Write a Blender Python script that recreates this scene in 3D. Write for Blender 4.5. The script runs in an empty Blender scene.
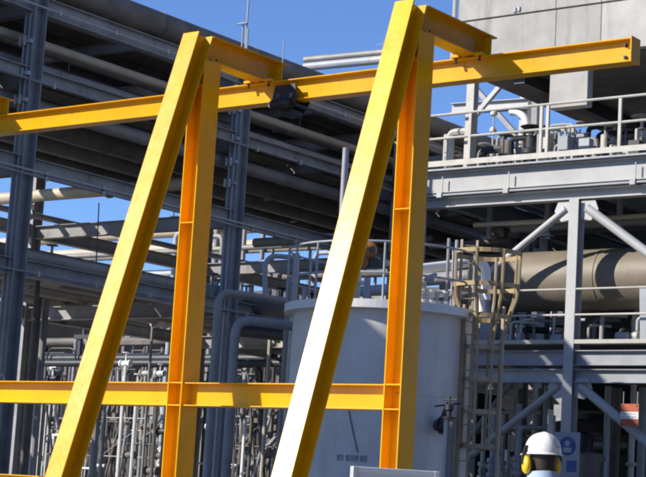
import bpy, bmesh, math, random
from mathutils import Vector, Matrix
random.seed(11)
R = math.radians
SC = bpy.context.scene
COL = SC.collection

# ------------------------------------------------------------------ camera, sky, sun, exposure
cam_d = bpy.data.cameras.new('camera'); cam = bpy.data.objects.new('camera', cam_d); COL.objects.link(cam)
cam_d.sensor_width = 36.0; cam_d.lens = 1748.15 / 646 * 36.0
cam_d.clip_start = 0.1; cam_d.clip_end = 6000
right = Vector((0.79978167, 0.59743389, 0.05849812))
down = Vector((-0.0426436, 0.15374806, -0.98718947))
fwd = Vector((-0.59877442, 0.78704147, 0.14844161))
m = Matrix((right, -down, -fwd)).transposed().to_4x4()
m.translation = Vector((0, 0, 1.5)); cam.matrix_world = m
SC.camera = cam

SUN = Vector((-1.06, -1.31, 1.0)).normalized()          # towards the sun
elev = math.asin(SUN.z)
W = bpy.data.worlds.new('World'); SC.world = W; W.use_nodes = True
nt = W.node_tree; nt.nodes.clear()
sky = nt.nodes.new('ShaderNodeTexSky'); sky.sky_type = 'NISHITA'; sky.sun_disc = False
sky.sun_elevation = elev; sky.sun_rotation = math.atan2(SUN.x, SUN.y)
sky.altitude = 1500; sky.air_density = 1.0; sky.dust_density = 0.2; sky.ozone_density = 5.0
bg = nt.nodes.new('ShaderNodeBackground'); bg.inputs[1].default_value = 0.118
wo = nt.nodes.new('ShaderNodeOutputWorld')
tint = nt.nodes.new('ShaderNodeMix'); tint.data_type = 'RGBA'; tint.blend_type = 'MULTIPLY'; tint.inputs['Factor'].default_value = 1.0; tint.inputs['B'].default_value = (0.96, 1.05, 1.28, 1)
nt.links.new(sky.outputs[0], tint.inputs['A']); nt.links.new(tint.outputs['Result'], bg.inputs[0]); nt.links.new(bg.outputs[0], wo.inputs[0])
sd = bpy.data.lights.new('sun', 'SUN'); sd.energy = 5.0; sd.angle = R(0.5); sd.color = (1.0, 0.93, 0.82)
so = bpy.data.objects.new('sun', sd); COL.objects.link(so)
so.rotation_euler = SUN.to_track_quat('Z', 'Y').to_euler()
SC.view_settings.view_transform = 'Standard'; SC.view_settings.look = 'None'
SC.view_settings.exposure = 0.3; SC.view_settings.gamma = 1.0
SC.cycles.filter_width = 2.4
G = 0.2                                                # ground level

# ------------------------------------------------------------------ materials
def mat(name, col, rough=0.5, metal=0.0, var=0.18, scale=5.0, bump=0.08, rust=0.0, rustcol=(0.16, 0.07, 0.03), stretch=(1, 1, 0.25), spec=0.5, fine=60.0, chips=None):
    m = bpy.data.materials.new(name); m.use_nodes = True
    n = m.node_tree.nodes; l = m.node_tree.links
    b = n['Principled BSDF']
    tc = n.new('ShaderNodeTexCoord')
    no = n.new('ShaderNodeTexNoise'); no.inputs['Scale'].default_value = scale; no.inputs['Detail'].default_value = 5; no.inputs['Roughness'].default_value = 0.65
    l.new(tc.outputs['Object'], no.inputs['Vector'])
    oi = n.new('ShaderNodeObjectInfo')
    rp = n.new('ShaderNodeValToRGB')
    lo = [max(0.0, c * (1 - var)) for c in col] + [1]; hi = [min(1.0, c * (1 + var)) for c in col] + [1]
    rp.color_ramp.elements[0].position = 0.3; rp.color_ramp.elements[0].color = lo
    rp.color_ramp.elements[1].position = 0.7; rp.color_ramp.elements[1].color = hi
    l.new(no.outputs['Fac'], rp.inputs['Fac'])
    out = rp.outputs['Color']
    if rust > 0:
        mp = n.new('ShaderNodeMapping'); mp.inputs['Scale'].default_value = stretch
        l.new(tc.outputs['Object'], mp.inputs['Vector'])
        n2 = n.new('ShaderNodeTexNoise'); n2.inputs['Scale'].default_value = scale * 1.7; n2.inputs['Detail'].default_value = 6; n2.inputs['Roughness'].default_value = 0.7
        l.new(mp.outputs['Vector'], n2.inputs['Vector'])
        r2 = n.new('ShaderNodeValToRGB')
        r2.color_ramp.elements[0].position = 0.68 - 0.3 * rust; r2.color_ramp.elements[0].color = (0, 0, 0, 1)
        r2.color_ramp.elements[1].position = 0.82 - 0.2 * rust; r2.color_ramp.elements[1].color = (1, 1, 1, 1)
        l.new(n2.outputs['Fac'], r2.inputs['Fac'])
        mx = n.new('ShaderNodeMix'); mx.data_type = 'RGBA'
        l.new(r2.outputs['Color'], mx.inputs['Factor']); l.new(out, mx.inputs['A']); mx.inputs['B'].default_value = (*rustcol, 1)
        out = mx.outputs['Result']
    if chips:                                           # small chips and scuffs through the paint
        n5 = n.new('ShaderNodeTexNoise'); n5.inputs['Scale'].default_value = 16; n5.inputs['Detail'].default_value = 7; n5.inputs['Roughness'].default_value = 0.75
        l.new(tc.outputs['Object'], n5.inputs['Vector'])
        r5 = n.new('ShaderNodeValToRGB')
        r5.color_ramp.elements[0].position = 0.635; r5.color_ramp.elements[0].color = (0, 0, 0, 1)
        r5.color_ramp.elements[1].position = 0.67; r5.color_ramp.elements[1].color = (0.75, 0.75, 0.75, 1)
        l.new(n5.outputs['Fac'], r5.inputs['Fac'])
        m5 = n.new('ShaderNodeMix'); m5.data_type = 'RGBA'
        l.new(r5.outputs['Color'], m5.inputs['Factor']); l.new(out, m5.inputs['A']); m5.inputs['B'].default_value = (*chips, 1)
        out = m5.outputs['Result']
    # small random shift from object to object
    hs = n.new('ShaderNodeHueSaturation')
    mr = n.new('ShaderNodeMapRange'); mr.inputs['To Min'].default_value = 0.88; mr.inputs['To Max'].default_value = 1.12
    l.new(oi.outputs['Random'], mr.inputs['Value']); l.new(mr.outputs['Result'], hs.inputs['Value'])
    l.new(out, hs.inputs['Color']); l.new(hs.outputs['Color'], b.inputs['Base Color'])
    b.inputs['Metallic'].default_value = metal
    b.inputs['Specular IOR Level'].default_value = spec
    n3 = n.new('ShaderNodeTexNoise'); n3.inputs['Scale'].default_value = scale * 3; n3.inputs['Detail'].default_value = 4
    l.new(tc.outputs['Object'], n3.inputs['Vector'])
    m3 = n.new('ShaderNodeMapRange'); m3.inputs['To Min'].default_value = max(0.03, rough - 0.07); m3.inputs['To Max'].default_value = min(1, rough + 0.07)
    l.new(n3.outputs['Fac'], m3.inputs['Value']); l.new(m3.outputs['Result'], b.inputs['Roughness'])
    if bump:
        n4 = n.new('ShaderNodeTexNoise'); n4.inputs['Scale'].default_value = fine; n4.inputs['Detail'].default_value = 3
        l.new(tc.outputs['Object'], n4.inputs['Vector'])
        bp = n.new('ShaderNodeBump'); bp.inputs['Strength'].default_value = bump; bp.inputs['Distance'].default_value = 0.01
        l.new(n4.outputs['Fac'], bp.inputs['Height']); l.new(bp.outputs['Normal'], b.inputs['Normal'])
    return m

M = dict(
    yellow=mat('yellow_paint', (0.82, 0.43, 0.002), 0.25, var=0.10, scale=2.5, bump=0.07, rust=0.24, rustcol=(0.52, 0.25, 0.006), fine=25, spec=0.30, chips=(0.30, 0.13, 0.02)),
    steel=mat('blue_grey_steel', (0.305, 0.30, 0.30), 0.55, var=0.25, scale=1.6, rust=0.36, rustcol=(0.10, 0.085, 0.07)),
    steel_lt=mat('pale_grey_steel', (0.43, 0.435, 0.43), 0.5, var=0.12, scale=1.5, rust=0.16, rustcol=(0.3, 0.26, 0.21)),
    steel_mid=mat('mid_grey_steel', (0.34, 0.36, 0.39), 0.5, var=0.15, scale=1.8, rust=0.22, rustcol=(0.2, 0.17, 0.14)),
    rail=mat('galvanised_rail', (0.48, 0.46, 0.41), 0.5, var=0.15, scale=3, rust=0.25, rustcol=(0.25, 0.19, 0.13)),
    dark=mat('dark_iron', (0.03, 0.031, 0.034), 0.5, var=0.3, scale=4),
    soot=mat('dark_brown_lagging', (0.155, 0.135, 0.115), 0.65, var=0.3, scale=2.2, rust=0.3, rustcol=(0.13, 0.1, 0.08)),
    lag=mat('weathered_lagging', (0.27, 0.255, 0.23), 0.5, var=0.25, scale=1.5, rust=0.25, rustcol=(0.09, 0.075, 0.06)),
    beige=mat('beige_lagging', (0.47, 0.40, 0.29), 0.55, var=0.14, scale=1.5, rust=0.25, rustcol=(0.28, 0.22, 0.15)),
    vessel=mat('brown_beige_cladding', (0.20, 0.167, 0.122), 0.55, var=0.14, scale=1.3, rust=0.3, rustcol=(0.115, 0.10, 0.08)),
    white=mat('white_paint', (0.74, 0.74, 0.72), 0.4, var=0.06, scale=2, rust=0.08, rustcol=(0.45, 0.42, 0.38)),
    tank=mat('tank_white_paint', (0.60, 0.585, 0.55), 0.45, var=0.12, scale=1.2, rust=0.42, rustcol=(0.46, 0.43, 0.38), stretch=(1, 1, 0.10), bump=0.04, chips=(0.36, 0.31, 0.26)),
    concrete=mat('pale_concrete', (0.44, 0.42, 0.385), 0.8, var=0.16, scale=1.4, rust=0.52, rustcol=(0.27, 0.26, 0.245), stretch=(1, 1, 0.08), bump=0.2),
    cage=mat('ochre_ladder_paint', (0.36, 0.26, 0.13), 0.5, var=0.2, scale=4, rust=0.35, rustcol=(0.22, 0.12, 0.06)),
    cage_dk=mat('faded_ladder_paint', (0.34, 0.27, 0.18), 0.55, var=0.2, scale=4, rust=0.3),
    orange=mat('orange_paint', (0.34, 0.125, 0.03), 0.45, var=0.2, scale=6, rust=0.3, rustcol=(0.2, 0.07, 0.03)),
    redorange=mat('sign_orange', (0.38, 0.085, 0.03), 0.5, var=0.08, bump=0),
    blue=mat('sign_blue', (0.035, 0.09, 0.30), 0.45, var=0.06, bump=0),
    panel=mat('pale_sign_panel', (0.36, 0.39, 0.44), 0.5, var=0.06, bump=0),
    helmet=mat('white_helmet_plastic', (0.80, 0.79, 0.76), 0.28, var=0.03, bump=0.01),
    muff=mat('yellow_muff_plastic', (0.80, 0.50, 0.02), 0.35, var=0.05, bump=0.01),
    black=mat('black_plastic', (0.015, 0.015, 0.016), 0.5, var=0.2),
    skin=mat('skin', (0.42, 0.22, 0.14), 0.5, var=0.08, scale=9, bump=0.02),
    hair=mat('dark_hair', (0.035, 0.022, 0.015), 0.55, var=0.3, scale=40, bump=0.3),
    cloth=mat('pale_blue_cloth', (0.36, 0.44, 0.56), 0.85, var=0.1, scale=8, bump=0.15),
    boot=mat('brown_boot', (0.08, 0.045, 0.025), 0.6),
    ground=mat('concrete_ground', (0.20, 0.195, 0.185), 0.85, var=0.2, scale=0.35, rust=0.2, rustcol=(0.18, 0.17, 0.16), stretch=(1, 1, 1), bump=0.3, fine=12),
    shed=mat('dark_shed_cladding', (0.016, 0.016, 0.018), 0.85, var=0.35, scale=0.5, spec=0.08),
    wall=mat('pale_wall', (0.45, 0.43, 0.39), 0.85, var=0.12, scale=0.8),
    ink=mat('dark_stencil_ink', (0.30, 0.30, 0.31), 0.7, var=0.3, scale=30, bump=0),
    rope=mat('dark_hose', (0.16, 0.16, 0.165), 0.6),
    glass=mat('lamp_glass', (0.75, 0.75, 0.72), 0.2, var=0.03, bump=0),
)

# ------------------------------------------------------------------ mesh helpers
class MB:
    def __init__(s): s.v = []; s.f = []; s.sm = []
    def add(s, vs, fs, smooth=False):
        o = len(s.v); s.v += [tuple(v) for v in vs]
        for f in fs: s.f.append([i + o for i in f]); s.sm.append(smooth)
        return s
    def box(s, lo, hi):
        x0, y0, z0 = lo; x1, y1, z1 = hi
        return s.add([(x0,y0,z0),(x1,y0,z0),(x1,y1,z0),(x0,y1,z0),(x0,y0,z1),(x1,y0,z1),(x1,y1,z1),(x0,y1,z1)],
                     [(0,3,2,1),(4,5,6,7),(0,1,5,4),(1,2,6,5),(2,3,7,6),(3,0,4,7)])
    def prism(s, poly, vec):
        vec = Vector(vec); n = len(poly); a = [Vector(p) for p in poly]; b = [p + vec for p in a]
        fs = [tuple(range(n))[::-1], tuple(range(n, 2*n))] + [(i, (i+1) % n, n + (i+1) % n, n + i) for i in range(n)]
        return s.add(a + b, fs)
    def bar(s, p0, p1, w, h, up=(0,0,1)):
        p0 = Vector(p0); p1 = Vector(p1); d = (p1 - p0).normalized(); up = Vector(up)
        if abs(d.dot(up)) > 0.99: up = Vector((0,1,0))
        sd = d.cross(up).normalized(); u = sd.cross(d)
        return s.prism([p0 + sd*a*w/2 + u*b*h/2 for a, b in ((-1,-1),(1,-1),(1,1),(-1,1))], p1 - p0)
    def ibeam(s, p0, p1, h, b, tw=0.012, tf=0.014, up=(0,0,1), shear=None):
        p0 = Vector(p0); p1 = Vector(p1); d = (p1 - p0).normalized(); up = Vector(up)
        sd = d.cross(up).normalized(); u = sd.cross(d) if shear is None else up
        P = [(-b/2,-h/2),(b/2,-h/2),(b/2,-h/2+tf),(tw/2,-h/2+tf),(tw/2,h/2-tf),(b/2,h/2-tf),(b/2,h/2),(-b/2,h/2),(-b/2,h/2-tf),(-tw/2,h/2-tf),(-tw/2,-h/2+tf),(-b/2,-h/2+tf)]
        if shear is not None: sd = Vector(shear)
        vs = [p0 + sd*x + u*y for x, y in P] + [p1 + sd*x + u*y for x, y in P]
        fs = [(i, (i+1) % 12, 12 + (i+1) % 12, 12 + i) for i in range(12)]
        for o, rev in ((0, True), (12, False)):
            for q in ((0,1,2,3,10,11),(3,4,9,10),(4,5,6,7,8,9)):
                q = [k + o for k in q]; fs.append(tuple(q[::-1] if rev else q))
        return s.add(vs, fs)
    def tube(s, pts, r, seg=10, caps=True, closed=False):
        pts = [Vector(p) for p in pts]; n = len(pts); vs = []; fs = []
        rs = r if isinstance(r, (list, tuple)) else [r]*n
        t0 = (pts[1]-pts[0]).normalized(); ref = Vector((0,0,1)) if abs(t0.z) < 0.9 else Vector((1,0,0))
        nrm = t0.cross(ref).normalized()
        for i in range(n):
            if closed: t = (pts[(i+1) % n] - pts[i-1]).normalized()
            elif i == 0: t = t0
            elif i == n-1: t = (pts[-1]-pts[-2]).normalized()
            else: t = ((pts[i+1]-pts[i]).normalized() + (pts[i]-pts[i-1]).normalized()).normalized()
            nrm = (nrm - t*nrm.dot(t)).normalized(); bn = t.cross(nrm)
            for k in range(seg):
                a = 2*math.pi*k/seg; vs.append(pts[i] + (nrm*math.cos(a) + bn*math.sin(a))*rs[i])
        for i in range(n if closed else n-1):
            j = (i+1) % n
            for k in range(seg):
                k2 = (k+1) % seg; fs.append((i*seg+k, i*seg+k2, j*seg+k2, j*seg+k))
        s.add(vs, fs, True)
        if caps and not closed:
            o = len(s.v) - n*seg
            s.f.append([o + k for k in range(seg)][::-1]); s.sm.append(False)
            s.f.append([o + (n-1)*seg + k for k in range(seg)]); s.sm.append(False)
        return s
    def lathe(s, org, axis, prof, seg=24, smooth=True):
        org = Vector(org); ax = Vector(axis).normalized()
        e = ax.cross(Vector((0,0,1)) if abs(ax.z) < 0.9 else Vector((1,0,0))).normalized(); g = ax.cross(e)
        vs = []; fs = []; n = len(prof)
        for r, t in prof:
            for k in range(seg):
                a = 2*math.pi*k/seg; vs.append(org + ax*t + (e*math.cos(a) + g*math.sin(a))*r)
        for i in range(n-1):
            for k in range(seg):
                k2 = (k+1) % seg; fs.append((i*seg+k, i*seg+k2, (i+1)*seg+k2, (i+1)*seg+k))
        s.add(vs, fs, smooth)
        o = len(s.v) - n*seg
        if prof[0][0] > 1e-4: s.f.append([o+k for k in range(seg)][::-1]); s.sm.append(False)
        if prof[-1][0] > 1e-4: s.f.append([o+(n-1)*seg+k for k in range(seg)]); s.sm.append(False)
        return s
    def build(s, name, material, parent=None, origin=None, bevel=0, label=None, recalc=True):
        if parent is not None: org = WORG[parent.name]
        elif origin is not None: org = Vector(origin)
        else:
            xs = [v[0] for v in s.v]; ys = [v[1] for v in s.v]; zs = [v[2] for v in s.v]
            org = Vector(((min(xs)+max(xs))/2, (min(ys)+max(ys))/2, min(zs)))
        me = bpy.data.meshes.new(name)
        me.from_pydata([tuple(Vector(v) - org) for v in s.v], [], s.f)
        me.polygons.foreach_set('use_smooth', s.sm)
        if recalc:
            bm = bmesh.new(); bm.from_mesh(me); bmesh.ops.recalc_face_normals(bm, faces=bm.faces); bm.to_mesh(me); bm.free()
        me.materials.append(M[material] if isinstance(material, str) else material); me.update()
        o = bpy.data.objects.new(name, me); COL.objects.link(o)
        if parent is not None: o.parent = parent
        else: o.location = org
        WORG[o.name] = org
        if any(s.sm):
            e = o.modifiers.new('edges', 'EDGE_SPLIT'); e.split_angle = R(40)
        if bevel:
            b = o.modifiers.new('bevel', 'BEVEL'); b.width = bevel; b.segments = 2; b.limit_method = 'ANGLE'; b.angle_limit = R(50); b.harden_normals = False
        if label: o['label'] = label
        return o
WORG = {}
def tag(o, label, cat, group=None):
    o['label'] = label; o['category'] = cat
    if group: o['group'] = group
    return o
def thing(name, loc, label, cat, group=None):
    o = bpy.data.objects.new(name, None); COL.objects.link(o); o.location = loc; o.empty_display_size = 0.2
    WORG[o.name] = Vector(loc)
    return tag(o, label, cat, group)
def arc(c, r, a0, a1, ex, ey, n=8):
    c = Vector(c); ex = Vector(ex); ey = Vector(ey)
    return [c + ex*r*math.cos(a0+(a1-a0)*i/n) + ey*r*math.sin(a0+(a1-a0)*i/n) for i in range(n+1)]
def bend(pts, r, n=6):
    """a polyline with its corners rounded off"""
    pts = [Vector(p) for p in pts]; out = [pts[0]]
    for a, b, c in zip(pts, pts[1:], pts[2:]):
        u = (a-b); v = (c-b); q = min(r, u.length*0.49, v.length*0.49); u.normalize(); v.normalize()
        p0 = b + u*q; p2 = b + v*q
        for i in range(n+1):
            t = i/n; out.append(p0*(1-t)**2 + b*2*t*(1-t) + p2*t*t)
    out.append(pts[-1]); return out
def flange(parent, p, axis, r, t=0.05, material='steel_mid', name='flange'):
    b = MB(); ax = Vector(axis).normalized(); b.lathe(Vector(p)-ax*t/2, ax, [(r*0.98,0),(r,0.004),(r,t*0.45),(r*0.96,t*0.5),(r,t*0.55),(r,t-0.004),(r*0.98,t)], 16)
    return b.build(name, material, parent)

# ordinals for things of one kind, counted in the picture from left to right
ORD = ['first', 'second', 'third', 'fourth', 'fifth', 'sixth', 'seventh', 'eighth', 'ninth', 'tenth', 'eleventh', 'twelfth', 'thirteenth', 'fourteenth', 'fifteenth', 'sixteenth', 'seventeenth', 'eighteenth', 'nineteenth', 'twentieth']
def picture_x(p):
    d = Vector(p) - Vector((0, 0, 1.5)); z = d.dot(fwd)
    return 323 + 1748.15*d.dot(right)/z, 238.5 + 1748.15*d.dot(down)/z
def zone(px):
    if px < 62: return 'left of left strut'
    if px < 172: return 'between left strut and column'
    if px < 232: return 'right of left column'
    return 'beside the white strut'
LIST = {}
def later(o, base, cat, group):
    '''label o once all its fellows are built: base + its place among them'''
    o['category'] = cat; o['group'] = group; LIST.setdefault(base, []).append(o)
def label_all():
    for base, L in LIST.items():
        L.sort(key=lambda o: picture_x(o.location)[0])
        for k, o in enumerate(L): o['label'] = base if len(L) == 1 else '%s, %s from left' % (base, ORD[k])

# ------------------------------------------------------------------ setting: ground
g = MB(); g.add([(-3000,-3000,G),(3000,-3000,G),(3000,3000,G),(-3000,3000,G)], [(0,1,2,3)])
ground = g.build('ground', 'ground', origin=(0,0,G)); ground['kind'] = 'structure'; ground['label'] = 'pale concrete yard reaching to the horizon'

# ------------------------------------------------------------------ the yellow monorail gantry
gantry = thing('monorail_gantry', (-8.65, 12.61, G), 'bright yellow steel monorail frame with leaning struts carrying a long runway beam', 'gantry')
def gantry_frame(xc, first):
    xs = xc - 0.012
    # column: H section, web facing the camera side, flanges facing +X / -X
    c = MB(); c.ibeam((xc, 12.61, G+0.02), (xc, 12.61, 5.70), 0.185, 0.246, 0.010, 0.013, up=(1,0,0))
    col_ = c.build('column', 'yellow', gantry, bevel=0.003)
    for z in (2.322, 2.536, 4.085, 5.45):
        for sy in (-1, 1):
            p = MB(); y0, y1 = sorted((12.61 + sy*0.006, 12.61 + sy*0.119))
            p.box((xc-0.079, y0, z-0.006), (xc+0.079, y1, z+0.006)); p.build('stiffener', 'yellow', col_, bevel=0.002)
    b = MB(); b.box((xc-0.2, 12.36, G), (xc+0.2, 12.86, G+0.02)); b.build('base_plate', 'yellow', col_)
    # strut: H section sheared so that its ends are cut level
    k = 0.3165
    zt = 5.955; yt = 12.378 + 0.108
    s = MB(); s.ibeam((xs, yt - k*(zt-G-0.02), G+0.02), (xs, yt, zt), 0.222, 0.206, 0.011, 0.018, up=(0,1,0), shear=(1,0,0))
    st = s.build('strut', 'yellow', gantry, bevel=0.004)
    yb = yt - k*(zt-G)
    b = MB(); b.box((xs-0.2, yb-0.22, G), (xs+0.2, yb+0.22, G+0.02)); b.build('base_plate', 'yellow', st)
    # bracket on top, reaching back over the runway beam
    h = MB(); h.ibeam((xc, 12.602, 5.83), (xc, 13.80, 5.83), 0.254, 0.185, 0.010, 0.014)
    br = h.build('bracket', 'yellow', gantry, bevel=0.003)
    for y in (13.70,):
        for sx in (-1, 1):
            p = MB(); x0, x1 = sorted((xc + sx*0.006, xc + sx*0.090))
            p.box((x0, y-0.006, 5.718), (x1, y+0.006, 5.942)); p.build('stiffener', 'yellow', br)
    for x in (-0.055, 0.055):
        for y in (12.53, 12.70):
            p = MB(); p.lathe((xc+x, y, 5.717), (0,0,1), [(0.018,0),(0.018,0.014),(0.009,0.015),(0.009,0.035)], 6, False); p.build('bolt', 'dark', br)
    # clips that bolt the runway beam to the bracket
    for sx in (-1, 1):
        for sy in (-1, 1):
            p = MB(); y0 = 13.525 + sy*0.085
            p.box((xc+sx*0.13-0.045, y0-0.035, 5.690), (xc+sx*0.13+0.045, y0+0.035, 5.716))
            cl = p.build('clip', 'yellow', br, bevel=0.002)
            q = MB(); q.lathe((xc+sx*0.13, y0, 5.64), (0,0,1), [(0.016,0),(0.016,0.016),(0.009,0.017),(0.009,0.10)], 6, False); q.build('bolt', 'dark', cl)
for i, xc in enumerate((-8.650, -11.168, -15.27)): gantry_frame(xc, i == 0)
rb = MB(); rb.ibeam((-24.0, 13.525, 5.582), (-6.967, 13.525, 5.582), 0.22, 0.150, 0.009, 0.013)
runway = rb.build('runway_beam', 'yellow', gantry, bevel=0.003)
p = MB(); p.box((-6.966, 13.440, 5.468), (-6.953, 13.610, 5.702)); p.build('end_plate', 'yellow', runway, bevel=0.002)
for z in (5.53, 5.64):
    p = MB(); p.lathe((-7.045, 13.521, z), (0,-1,0), [(0.019,0),(0.019,0.014),(0.010,0.015),(0.010,0.04)], 6, False); p.build('stop_bolt', 'dark', runway)
for a, b_ in ((-15.177, -11.262), (-11.074, -8.744), (-23.0, -15.363)):
    t = MB(); t.ibeam((a, 12.61, 2.429), (b_, 12.61, 2.429), 0.222, 0.205, 0.008, 0.011); tb = t.build('tie_beam', 'yellow', gantry, bevel=0.003)
    for x in (a+0.004, b_-0.004):
        w = MB(); w.tube([(x, 12.602, 2.34), (x, 12.602, 2.52)], 0.006, 6); w.tube([(x, 12.505, 2.3165), (x, 12.715, 2.3165)], 0.006, 6); w.build('weld_bead', 'yellow', tb)
t = MB(); t.ibeam((-15.17, 10.98, 1.50), (-11.285, 10.98, 1.50), 0.15, 0.12, 0.008, 0.010); t.build('foot_rail', 'yellow', gantry, bevel=0.003)

# hoist trolley hanging on the runway beam under the left bracket
HX = -10.80
tr = thing('hoist_trolley', (HX, 13.525, 5.33), 'black hoist trolley hanging from the yellow runway beam beside the left bracket', 'hoist')
for sy in (-1, 1):
    p = MB(); y = 13.525 + sy*0.100
    p.prism([(HX-0.13, y, 5.63), (HX-0.16, y, 5.47), (HX-0.10, y, 5.37), (HX+0.10, y, 5.37), (HX+0.16, y, 5.47), (HX+0.13, y, 5.63)], (0, sy*0.012, 0)); sp = p.build('side_plate', 'black', tr, bevel=0.003)
    for x in (HX-0.08, HX+0.08):
        w = MB(); w.lathe((x, 13.525+sy*0.03, 5.513), (0, sy, 0), [(0.02,0),(0.028,0.004),(0.028,0.045),(0.04,0.047),(0.04,0.062),(0.015,0.064),(0.015,0.10)], 18); w.build('wheel', 'dark', tr)
        w = MB(); w.lathe((x, 13.525+sy*0.112, 5.513), (0, sy, 0), [(0.022,0),(0.022,0.012),(0.0,0.018)], 6, False); w.build('axle_nut', 'steel_mid', sp)
p = MB(); p.box((HX-0.14, 13.43, 5.40), (HX+0.14, 13.62, 5.43)); p.build('cross_bar', 'black', tr)
p = MB(); p.box((HX-0.05, 13.43, 5.315), (HX+0.10, 13.60, 5.385)); p.build('hoist_body', 'black', tr, bevel=0.015)
p = MB(); p.lathe((HX-0.13, 13.38, 5.42), (1,0,0), [(0.03,0),(0.055,0.015),(0.055,0.2),(0.04,0.23),(0.0,0.24)], 20); mo = p.build('gear_motor', 'black', tr)
p = MB(); p.lathe((HX-0.135, 13.38, 5.42), (-1,0,0), [(0.028,0),(0.028,0.02),(0.012,0.03)], 14); p.build('motor_cap', 'white', mo)

# ------------------------------------------------------------------ the pipe rack on the left
XA, XB = -23.33, -29.33
YS = [-2.44, 3.56, 9.56, 15.56, 21.56, 27.56, 33.56, 39.56, 45.56, 51.56]
Y0, Y1R = -3.4, 52.6
TIER = (5.50, 7.37, 9.02, 10.39)                      # tops of the four beam tiers
rack = thing('pipe_rack', (XA, 21.56, G), 'tall blue grey steel pipe rack of many tiers at the left', 'pipe rack')
col_me = None
for x in (XA, XB):
    for y in YS:
        c = MB(); c.ibeam((x, y, G), (x, y, 11.1 if x == XA and y < 24 else 10.05), 0.30, 0.27, 0.014, 0.02, up=(0,1,0)); c.build('column', 'steel', rack)
for ti, z in enumerate(TIER):
    d = (0.30, 0.30, 0.22, 0.33)[ti]
    for x in (XA, XB):
        for a, b_ in zip(YS, YS[1:]):
            c = MB(); c.ibeam((x, a+0.152, z-d/2), (x, b_-0.152, z-d/2), d, 0.20, 0.012, 0.016); c.build('long_beam', 'steel', rack)
    for y in YS:
        c = MB(); c.ibeam((XA-0.14, y, z-0.19), (XB+0.14, y, z-0.19), 0.30, 0.18, 0.012, 0.016); c.build('cross_beam', 'steel', rack)
    for y0 in YS[:-1]:
        if ti in (2, 3):
            c = MB(); c.ibeam((XA-0.11, y0+3, z-0.14), (XB+0.11, y0+3, z-0.14), 0.2, 0.12, 0.01, 0.012); c.build('cross_beam', 'steel', rack)
for x in (XA, XB):                                     # bracing in two bays of each row
    for y0, z0, z1 in ((33.56, 0.4, 5.1), (9.56, 0.4, 5.1), (45.56, 0.4, 5.1)):
        c = MB(); c.tube([(x, y0+0.2, z0), (x, y0+5.8, z1)], 0.07, 8); c.build('brace', 'steel', rack)
for y in (21.56, 27.56):                               # conduits and boxes strapped to the near columns
    for k, dx in enumerate((-0.06, 0.06)):
        c = MB(); c.tube([(XA+dx, y-0.19, 1.2), (XA+dx, y-0.19, 10.0)], 0.02, 6); c.build('conduit', 'steel_mid', rack)
    for z in (8.35, 8.85, 9.45, 7.9):
        c = MB(); c.box((XA-0.14, y-0.24, z), (XA+0.14, y-0.153, z+0.07)); c.build('clamp', 'steel_mid', rack)
        for dx in (-0.09, 0.03):
            c = MB(); c.lathe((XA+dx, y-0.26, z-0.05), (0,0,1), [(0.028,0),(0.028,0.17)], 8); c.build('fitting', 'rail', rack)

# pipes lying on the tiers, all running with the rack
NAME = dict(soot='dark brown', lag='grey', beige='beige', steel_mid='mid grey', steel='blue grey')
def rack_pipe(x, z, r, material, y0, y1, label, group):
    b = MB(); n = 14
    b.tube([(x, y0, z), (x, y1, z)], r, n)
    o = tag(b.build('pipe', material, origin=(x, y0, z-r)), label, 'pipe', group)
    y = y0 + random.uniform(1, 4)
    while y < y1 - 1:
        if 12 < y < 46:
            if material in ('lag', 'soot', 'beige'):
                c = MB(); c.lathe((x, y, z), (0,1,0), [(r,0),(r+0.012,0.004),(r+0.012,0.05),(r,0.054)], 14); c.build('band', material, o)
            else: flange(o, (x, y, z), (0,1,0), r+0.06, 0.07)
        y += random.choice((3.0, 4.5, 6.0))
    return o
tiers = {
 0: [(-23.75,0.14,'lag'),(-24.25,0.20,'soot'),(-24.85,0.10,'steel_mid'),(-25.4,0.24,'soot'),(-26.1,0.17,'lag'),(-26.7,0.26,'soot'),(-27.5,0.12,'lag'),(-28.1,0.22,'soot'),(-28.8,0.15,'lag')],
 1: [(-28.6,0.07,'steel_mid')],
 2: [(-23.75,0.13,'lag'),(-24.3,0.20,'soot'),(-24.95,0.16,'lag'),(-25.6,0.24,'soot'),(-26.3,0.11,'lag'),(-26.9,0.22,'soot'),(-27.6,0.16,'lag'),(-28.2,0.24,'soot'),(-28.85,0.14,'lag')],
 3: [(-23.80,0.28,'soot'),(-24.4,0.225,'lag'),(-24.99,0.34,'soot'),(-25.65,0.26,'soot'),(-26.4,0.22,'lag'),(-27.1,0.28,'soot'),(-27.9,0.25,'soot'),(-28.7,0.27,'lag')]}
TN = ['lowest', 'second', 'third', 'top']
for ti, L in tiers.items():
    for k, (x, r, mt) in enumerate(L):
        rack_pipe(x, TIER[ti]+r+(0.20 if (ti, k) == (3, 0) else 0.004), r, mt, Y0, Y1R, '%s pipe along the rack, %s from near edge of %s tier' % (NAME[mt], ORD[k] if len(L) > 1 else 'alone and far', TN[ti]), 'pipes lying along the pipe rack')
# pipes slung just under the top tier
for k, (x, r, z, mt) in enumerate(((-23.75,0.09,9.66,'beige'),(-24.3,0.12,9.78,'lag'),(-25.4,0.14,9.72,'soot'),(-26.6,0.12,9.75,'lag'))):
    rack_pipe(x, z, r, mt, Y0, Y1R, '%s pipe slung under the top tier of the rack, %s from the near edge' % (NAME[mt], ORD[k]), 'pipes lying along the pipe rack')
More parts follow.
